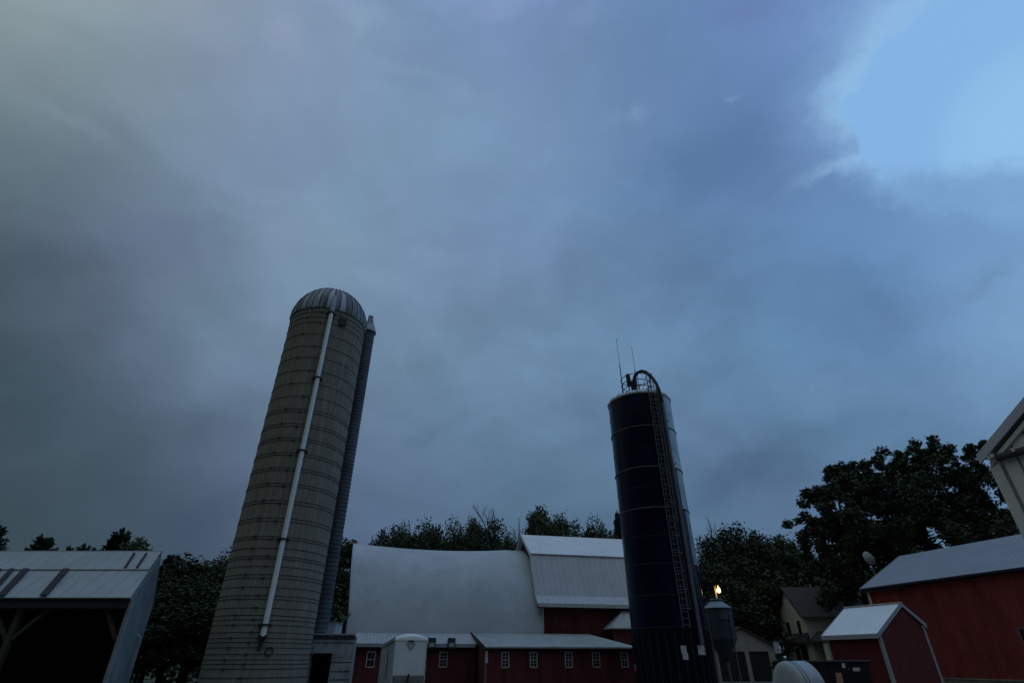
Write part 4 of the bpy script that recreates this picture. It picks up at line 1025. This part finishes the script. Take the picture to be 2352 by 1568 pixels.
# ------------------------------------------------------------------ fuel tank
tR = .62; TY = 14.4
tc_ = P(1814, 1516.5, TY); TX = tc_.x
ft = tag(empty('fuel_tank', (TX - .12, TY, 0), rad(10)), 'white round fuel tank lying on a stand before the garage and house', 'tank')
TZ = tc_.z - tR
mb = MB(); mb.tube([(0, 0, TZ), (.45, 0, TZ)], tR, 48, cap=False); mb.build('shell', tank_white, ft, True)
mb = MB(); pts = []; rs = []
for k in range(7): a = math.pi / 2 * k / 6; pts.append((-.10 * math.cos(a), 0, TZ)); rs.append(max(.02, tR * (.80 + .2 * math.sin(a)) if k else .45 * tR))
pts = [(-.13, 0, TZ), (-.125, 0, TZ), (-.115, 0, TZ), (-.09, 0, TZ), (-.05, 0, TZ), (0, 0, TZ)]; rs = [.02, .35, .48, .56, .605, tR]
mb.tube(pts, rs, 48, cap=False); mb.build('end_cap', tank_cap, ft, True)
mb = MB(); mb.tube([(.45, 0, TZ), (.50, 0, TZ), (.54, 0, TZ), (.55, 0, TZ)], [tR, .58, .4, .02], 48, cap=False); mb.build('end_cap', tank_cap, ft, True)
for x in (.02, .1):
    mb = MB(); mb.tube([(x, 0, TZ), (x + .012, 0, TZ)], tR + .008, 48); mb.build('band', tank_band, ft, True)
mb = MB(); mb.box(-.135, -.04, TZ - .25, -.10, .04, TZ - .12); mb.build('outlet', black_metal, ft)
for x in (.1, .38):
    mb = MB(); mb.bar((x, -.5, 0), (x, -.3, TZ - .35), .06, .06); mb.bar((x, .5, 0), (x, .3, TZ - .35), .06, .06); mb.bar((x, -.35, TZ - .5), (x, .35, TZ - .5), .06, .06); mb.build('stand', dark_metal, ft)

# white meter box on a post
mp_ = P(1783.5, 1487, 38)
mx = tag(empty('meter_box', (mp_.x, 38, 0)), 'small pale meter box on a dark post between the garage and house', 'meter box')
mb = MB(); mb.box(-.07, .0, 0, .07, .12, mp_.z + .2); mb.build('post', dark_wood, mx)
mb = MB(); mb.box(-.16, -.12, mp_.z - .3, .16, -.01, mp_.z + .32); mb.build('box', white_trim, mx, bevel=.02)
mb = MB(); mb.box(-.17, -.14, mp_.z + .325, .17, 0, mp_.z + .36); mb.box(-.02, -.14, mp_.z - .15, .02, -.121, mp_.z - .05); mb.build('lid', galv, mx)

# black farm machine between tank and small shed
ma, mb2 = P(1893, 1519, 21), P(1994, 1519, 21)
mc = tag(empty('feed_mixer', (ma.x, 21, 0), rad(-4)), 'low black farm machine with pale stickers, between the white tank and the small red shed', 'farm machine')
mw = mb2.x - ma.x; mz = ma.z
mb = MB(); mb.hexa([(.12, .1, .5), (mw - .1, .1, .5), (mw - .1, 2.0, .5), (.12, 2.0, .5), (0, 0, mz), (mw, 0, mz), (mw, 2.1, mz), (0, 2.1, mz)]); mb.build('hopper', machine_black, mc, bevel=.05)
mb = MB(); mb.tube([(0, 0, mz), (mw, 0, mz), (mw, 2.1, mz), (0, 2.1, mz), (0, 0, mz)], .05, 8); mb.build('rim', machine_black, mc, True)
for x in (.15, mw - .3):
    mb = MB(); mb.tube([(x, 1.0, .38), (x + .2, 1.0, .38)], .38, 20); mb.build('wheel', rubber, mc)
def stick(xv, yv, w, h, m, nm='sticker'):
    q = P(xv, yv, 20.95); mb = MB(); x = q.x - ma.x; zz = q.z
    yy = .1 - .1 * (zz - .5) / (mz - .5) - .015 - .002
    mb.hexa([(x - w / 2 - .02, yy - .02, zz - h / 2), (x + w / 2 - .02, yy - .02, zz - h / 2), (x + w / 2 - .02, yy + .05, zz - h / 2), (x - w / 2 - .02, yy + .05, zz - h / 2), (x - w / 2, yy - .02, zz + h / 2), (x + w / 2, yy - .02, zz + h / 2), (x + w / 2, yy + .05, zz + h / 2), (x - w / 2, yy + .05, zz + h / 2)]); mb.build(nm, m, mc)
stick(1938, 1527.5, .1, .14, sticker_white); stick(1950, 1535.5, .06, .05, mat('sticker_dull', (.12, .12, .12), .8, .2, 9)); stick(1967, 1536, .22, .10, sticker_white); stick(1930, 1556, .2, .3, sticker_pink)

# ------------------------------------------------------------------ trees
rng = np.random.default_rng(11)
def leaf_mesh(name, centers, radii, per, size, m, squash=.8, gravity=0.0):
    """leaf-sized quads gathered in clumps"""
    C = []
    for c, r, k in zip(centers, radii, per):
        d = rng.normal(size=(k, 3)); d /= np.linalg.norm(d, axis=1)[:, None]
        rr_ = r * ((rng.random(k) ** .5) * (1 + .28 * np.abs(rng.normal(size=k))))[:, None]
        p = np.array(c) + d * rr_ * np.array([1, 1, squash]); C.append(p)
    C = np.concatenate(C); n = len(C)
    a = rng.normal(size=(n, 3)); a[:, 2] *= .55; a /= np.linalg.norm(a, axis=1)[:, None]
    b = np.cross(a, rng.normal(size=(n, 3))); b /= np.linalg.norm(b, axis=1)[:, None]
    s = (size * (.6 + .8 * rng.random(n)))[:, None]
    a *= s; b *= s * .62
    return quads(name, C, a, b, m)

def quads(name, C, a, b, m):
    n = len(C)
    V = np.empty((n, 4, 3)); V[:, 0] = C - a; V[:, 1] = C - b * 1.0 + a * .1; V[:, 2] = C + a; V[:, 3] = C + b + a * .1
    me = bpy.data.meshes.new(name); me.vertices.add(4 * n); me.vertices.foreach_set('co', V.ravel())
    me.loops.add(4 * n); me.loops.foreach_set('vertex_index', np.arange(4 * n)); me.polygons.add(n)
    me.polygons.foreach_set('loop_start', np.arange(0, 4 * n, 4)); me.polygons.foreach_set('loop_total', np.full(n, 4))
    me.update(calc_edges=True); me.materials.append(m)
    return me

def limb_mesh(mb, base, top, r0, ends):
    """trunk from base to top with curved limbs running to the clumps"""
    base, top = Vector(base), Vector(top)
    pts = [base.lerp(top, t) + Vector((random.uniform(-.1, .1), random.uniform(-.1, .1), 0)) * t for t in (0, .25, .5, .75, 1)]
    mb.tube(pts, [r0 * 1.25, r0, r0 * .8, r0 * .55, r0 * .25], 8)
    for e in ends:
        e = Vector(e); t = max(.15, min(.9, (e.z - base.z) / max(.1, top.z - base.z) - .28)); s = base.lerp(top, t)
        m_ = s.lerp(e, .5) + Vector((0, 0, -.06 * (e - s).length)); r = r0 * .33 * (1 - t * .5)
        mb.tube([s, m_, e], [r, r * .6, r * .18], 5)

def broadleaf(H, Rw, h0, nclump=42, per=110, size=.2, m=leaf_mid, lean=0.0, ragged=.35, cr=.19):
    """returns (crown mesh, trunk mesh) of one broadleaf tree H metres tall"""
    cen = []; rad_ = []
    hc = (H + h0) / 2; hv = (H - h0) / 2
    for i in range(nclump):
        while True:
            d = rng.normal(size=3); d /= np.linalg.norm(d)
            if d[2] > -.75: break
        rr_ = (.45 + .55 * rng.random() ** .6) * (1 + ragged * (rng.random() - .6))
        z = hc + d[2] * hv * rr_ * .92
        w = Rw * (.82 + .18 * math.cos((z - hc) / hv * 1.4))
        cen.append((d[0] * w * rr_ + lean * (z - h0) / (H - h0), d[1] * w * rr_, z)); rad_.append(Rw * cr * (.6 + .8 * rng.random()))
    for i in range(4): cen.append((rng.normal() * Rw * .2, rng.normal() * Rw * .2, H - Rw * cr * (.7 + i * .5))); rad_.append(Rw * cr * .7)
    k = [int(per * (r / (Rw * cr)) ** 1.6) + 12 for r in rad_]
    crown = leaf_mesh('crown', cen, rad_, k, size, m)
    mb = MB(); limb_mesh(mb, (0, 0, 0), (lean * .6, 0, H * .82), max(.16, H * .017), cen[:26])
    tm = bpy.data.meshes.new('trunk'); tm.from_pydata(mb.v, [], mb.f); tm.materials.append(bark); tm.update()
    return crown, tm

def conifer(H, Rw, h0, m=leaf_pine, nb=150, size=.17, up=.75):
    """pine with upswept, plumed branches; needles lie along the branch"""
    P0 = []; A = []; mb = MB(); mb.tube([(0, 0, 0), (0, 0, H * .5), (0, 0, H * .98)], [H * .016, H * .01, .02], 7)
    for i in range(nb):
        t = (i + rng.random()) / nb; z = h0 + (H - h0) * t * .93; R = (Rw * (1 - t) ** .8 + .3) * (.55 + .6 * rng.random())
        a = i * 2.4 + rng.normal() * .3; uz = up * (.5 + .8 * t) * (.7 + .6 * rng.random())
        d = np.array([math.cos(a), math.sin(a), uz]); e = np.array([0, 0, z]) + d * R
        k = int(40 + 60 * R / Rw)
        tt = rng.random(k) ** .75
        c = np.array([0, 0, z]) + d * R * tt[:, None] + np.array([0, 0, .25 * R]) * (tt ** 2)[:, None]
        c += rng.normal(size=(k, 3)) * (.05 + .10 * R * (1 - tt * .75))[:, None]
        P0.append(c); A.append(np.tile(d / np.linalg.norm(d), (k, 1)) + rng.normal(size=(k, 3)) * .45)
        mb.tube([(0, 0, z), tuple(e * .98)], [.03, .01], 3)
    C = np.concatenate(P0); a = np.concatenate(A); n = len(C)
    a /= np.linalg.norm(a, axis=1)[:, None]; b = np.cross(a, rng.normal(size=(n, 3))); b /= np.linalg.norm(b, axis=1)[:, None]
    s = (size * (.6 + .8 * rng.random(n)))[:, None]
    crown = quads('crown', C, a * s, b * s * .4, m)
    tm = bpy.data.meshes.new('trunk'); tm.from_pydata(mb.v, [], mb.f); tm.materials.append(bark); tm.update()
    return crown, tm

def bare(H, seed=1):
    rnd = random.Random(seed); mb = MB()
    def go(p, d, L_, r, lev):
        q = p + d * L_ * .5 + Vector((rnd.uniform(-.05, .05), rnd.uniform(-.05, .05), 0)) * L_; e = p + d * L_
        mb.tube([p, q, e], [r, r * .8, r * .55], 5 if lev < 2 else 4)
        if lev >= 4: return
        for i in range(4 if lev < 3 else 3):
            t = .35 + .6 * (i + rnd.random()) / 4; s = p.lerp(e, t)
            nd = (d + Vector((rnd.uniform(-.7, .7), rnd.uniform(-.7, .7), rnd.uniform(.1, .7)))).normalized()
            go(s, nd, L_ * rnd.uniform(.42, .6), max(.012, r * .5), lev + 1)
    go(Vector((0, 0, 0)), Vector((0, 0, 1)), H * .62, H * .013, 0)
    tm = bpy.data.meshes.new('trunk'); tm.from_pydata(mb.v, [], mb.f); tm.materials.append(bark); tm.update()
    return tm

def plant(name, crown, trunk, loc, label, cat='tree', group=None, rz=0.0, sc=(1, 1, 1)):
    r = empty(name, loc, rz); r.scale = sc; tag(r, label, cat, group)
    if crown: o = bpy.data.objects.new('crown', crown); col.objects.link(o); o.parent = r
    if trunk: o = bpy.data.objects.new('trunk', trunk); col.objects.link(o); o.parent = r
    return r

# base shapes 10 m tall (scaled per tree)
BL = [broadleaf(10, 3.4, 1.0, 80, 260, .115, leaf_mid, cr=.26), broadleaf(10, 3.0, .8, 80, 240, .11, leaf_dark, ragged=.4, cr=.27), broadleaf(10, 2.4, .8, 66, 220, .11, leaf_mid, ragged=.5, cr=.3), broadleaf(10, 3.8, 1.2, 90, 280, .115, leaf_dark, lean=.5, cr=.25)]
CF = [conifer(10, 2.3, 1.2), conifer(10, 2.0, .8, up=1.05)]
def at_top(kind, xv, yv, Y, w, label, group, variant=0, name=None):
    """tree whose top shows at xv, yv at forward distance Y and whose crown is about w metres wide"""
    p = P(xv, yv, Y); H = p.z; s = H / 10
    if kind == 'b': c, t = BL[variant]; bw = (3.4, 3.0, 2.4, 3.8)[variant] * 2
    elif kind == 'c': c, t = CF[variant]; bw = (2.4, 2.0)[variant] * 2
    k = w / bw
    return plant(name or {'b': 'broadleaf_tree', 'c': 'pine_tree'}[kind], c, t, (p.x, Y, 0), label, 'tree', group, rz=(variant * 1.7 + xv) % 6.28, sc=(k, k, s))
GL, GM, GR = 'trees behind the open shed', 'trees behind the barns', 'trees behind the feed bin and house'
at_top('c', -4, 1200, 44, 5.5, 'dark pine cut off by the left edge of the picture above the open shed roof', GL, 0)
at_top('c', 108, 1228, 44, 5.0, 'spreading dark pine top second from the left above the open shed roof', GL, 0)
at_top('c', 163, 1256, 46, 3.2, 'lowest tiny pine tip above the open shed roof', GL, 1)
at_top('c', 197, 1252, 45, 3.4, 'small forked pine tip just left of the bushy pine pair over the shed', GL, 1)
at_top('c', 285, 1218, 42, 4.6, 'tallest bushy pine above the right part of the open shed roof', GL, 1)
at_top('b', 325, 1236, 42, 4.2, 'leafy tree touching the right side of the tallest pine over the shed', GL, 2)
at_top('c', 400, 1272, 40, 3.8, 'narrow pine just right of the open shed gable', GL, 0)
at_top('b', 445, 1286, 39, 6.5, 'wide dark tree midway between the open shed and the concrete silo', GL, 1)
at_top('b', 500, 1276, 40, 5.5, 'green tree touching the left edge of the concrete silo', GL, 0)
at_top('b', 395, 1330, 37, 6.0, 'low dark tree beside the end wall of the open shed', GL, 3)
at_top('b', 470, 1355, 36, 6.5, 'low bushy tree at the foot of the concrete silo', GL, 1)
at_top('b', 797, 1238, 58, 7.0, 'dark tree seen between the concrete silo and the curved roof', GM, 2)
at_top('b', 775, 1300, 56, 7.0, 'lower dark tree in the gap right of the silo chute', GM, 1)
at_top('b', 893, 1216, 62, 5.5, 'leftmost rounded tree above the curved barn roof', GM, 1)
at_top('b', 935, 1214, 63, 5.0, 'second tree from the left above the curved barn roof, lower than its right neighbour', GM, 0)
at_top('b', 985, 1198, 62, 7.0, 'tallest rounded tree above the middle of the curved roof', GM, 3)
at_top('b', 1062, 1212, 64, 5.5, 'tree with a notch left of it, above the right half of the curved roof', GM, 0)
at_top('b', 1087, 1188, 64, 3.4, 'slim pointed leafy tree left of the bare tree', GM, 2)
at_top('b', 1130, 1208, 60, 7.0, 'leafy tree at the foot of the bare branches behind the curved roof', GM, 1)
at_top('b', 1180, 1232, 60, 5.0, 'low tree right against the gambrel barn peak', GM, 0)
for x, y, s, lab in ((1148, 1168, 3, 'bare tree with the tallest fan of twigs behind the curved roof'), (1172, 1182, 8, 'smaller bare tree right of the tallest fan of twigs')):
    p = P(x, y, 61); t = bare(p.z * .98, s); plant('bare_tree', None, t, (p.x, 61, 0), lab, 'tree', 'bare trees')
p = P(1612, 1206, 70); plant('bare_tree', None, bare(p.z * .98, 5), (p.x, 70, 0), 'bare tree close to the right edge of the dark blue silo', 'tree', 'bare trees')
at_top('b', 1241, 1163, 60, 5.2, 'tall dark twin-topped tree over the gambrel barn ridge, its left top', GM, 2)
at_top('b', 1284, 1180, 60, 3.8, 'dark tree over the gambrel ridge just right of the tallest one', GM, 2)
at_top('b', 1335, 1205, 64, 6.5, 'rounded tree above the middle of the gambrel ridge', GM, 1)
at_top('b', 1388, 1206, 64, 5.5, 'rounded tree left of the spruce beside the dark blue silo', GM, 0)
at_top('c', 1420, 1172, 64, 4.0, 'spruce touching the left edge of the dark blue silo', GM, 0, 'spruce_tree')
at_top('b', 1655, 1216, 70, 9.5, 'broad dark tree right behind the lit yard lamp', GR, 3)
at_top('b', 1712, 1212, 70, 8.0, 'broad round tree right of the yard lamp tree, the tallest of the far row', GR, 1)
at_top('b', 1786, 1232, 72, 7.0, 'narrower tree above the farmhouse gable', GR, 2)
at_top('c', 1786, 1228, 74, 3.5, 'small conifer tip in the far row above the farmhouse', GR, 1)
at_top('b', 1835, 1262, 74, 8.0, 'tree right above the farmhouse roof ridge', GR, 0)
at_top('b', 1690, 1290, 68, 9.0, 'lower dark tree behind the garage', GR, 0)
at_top('b', 1765, 1310, 74, 8.0, 'dark tree left of the farmhouse gable wall', GR, 1)
at_top('b', 1880, 1300, 74, 9.0, 'dark tree right behind the farmhouse chimney end', GR, 3)
at_top('b', 1912, 1330, 63, 4.5, 'bushy tree overlapping the right end of the farmhouse roof', GR, 2)
at_top('b', 1620, 1300, 62, 8.0, 'dark tree close behind the blue feed bin', GR, 1)

# the two big oaks behind the red building: blobs placed to the crown outline seen in the picture
def oak(outline, Y, base_x, label, seedn, n_extra, leafm=leaf_oak, dr=3.0):
    global rng
    rng = np.random.default_rng(seedn)
    cen = []; rd = []
    bx_ = P(base_x, 1515, Y).x
    for (x, y, r) in outline:
        x += 18 * (x < 1920)
        p = P(x, y, Y); rr_ = r / 1340 * Y
        for q in range(9):
            o_ = rng.normal(size=3); o_ /= np.linalg.norm(o_)
            cen.append((p.x - bx_ + o_[0] * rr_ * .66, o_[1] * dr * .8 + rng.normal() * dr * .4, p.z + o_[2] * rr_ * .66)); rd.append(rr_ * (.34 + .2 * rng.random()))
    k = [int(300 * (r / .9) ** 2) + 40 for r in rd]
    crown = leaf_mesh('crown', cen, rd, k, .17, leafm, .85)
    mb = MB(); Ht = max(c[2] for c in cen)
    cx = sum(c[0] for c in cen) / len(cen)
    limb_mesh(mb, (0, 0, 0), (cx * .4, 0, Ht * .8), .38, cen[::9])
    tm = bpy.data.meshes.new('trunk'); tm.from_pydata(mb.v, [], mb.f); tm.materials.append(bark); tm.update()
    plant('oak_tree', crown, tm, (bx_, Y, 0), label, 'tree', 'big oaks behind the red building')
oak([(1850, 1130, 26), (1848, 1185, 26), (1845, 1235, 24), (1875, 1150, 34), (1905, 1085, 26), (1935, 1085, 28), (1925, 1120, 40), (1970, 1080, 26), (1905, 1190, 46), (1960, 1140, 50), (1885, 1255, 30), (1940, 1210, 50), (2000, 1110, 34), (2010, 1170, 55), (1975, 1250, 52), (2040, 1230, 58), (1905, 1300, 30), (1950, 1310, 50), (2010, 1300, 55), (2060, 1150, 40), (2070, 1300, 50), (1930, 1360, 40), (1870, 1215, 24)], 56, 2030, 'big spreading oak behind the satellite dish, the lower and left one of the pair', 5, 0)
oak([(2085, 1040, 24), (2120, 1038, 26), (2060, 1065, 20), (2100, 1080, 38), (2150, 1060, 32), (2060, 1110, 30), (2180, 1090, 36), (2130, 1130, 50), (2215, 1045, 22), (2245, 1035, 22), (2235, 1075, 34), (2200, 1140, 50), (2265, 1085, 30), (2250, 1140, 44), (2290, 1130, 30), (2080, 1180, 50), (2150, 1200, 55), (2230, 1210, 50), (2290, 1190, 36), (2310, 1230, 34), (2120, 1240, 50), (2200, 1250, 50), (2330, 1180, 26)], 60, 2190, 'tallest oak behind the red building roof, next to the tan building', 9, 0)

# dark undergrowth that fills the foot of the wood lines
def thicket(name, runs, label):
    cen = []; rd = []
    for (x0, y0, x1, y1, h) in runs:
        L_ = math.hypot(x1 - x0, y1 - y0); n = int(L_ / 1.1)
        for i in range(n):
            t = (i + rng.random()) / n
            for z in np.arange(.5, h, 1.0): cen.append((x0 + (x1 - x0) * t + rng.normal() * .5, y0 + (y1 - y0) * t + rng.normal() * .9, z + rng.normal() * .25)); rd.append(.9)
    me = leaf_mesh(name, cen, rd, [26] * len(cen), .26, leaf_dark)
    o = bpy.data.objects.new(name, me); col.objects.link(o); tag(o, label, 'undergrowth', kind='stuff')
thicket('undergrowth', [(-60, 52, -20, 50, 6), (-24, 46, -12, 52, 5.5), (-16, 62, 12, 62, 9), (14, 66, 44, 66, 10), (14, 63, 27, 62, 6.5), (36, 61, 52, 56, 9)], 'dark mass of brush and low branches under the wood line')

# low bush by the post near the garage
crown, trunk = broadleaf(10, 4.2, .3, 30, 60, .5, leaf_dark)
p = P(1790, 1500, 42); plant('bush', crown, trunk, (p.x + .1, 42, 0), 'dark bush beneath the pale meter box by the garage', 'bush', None, sc=(.17, .17, .19))
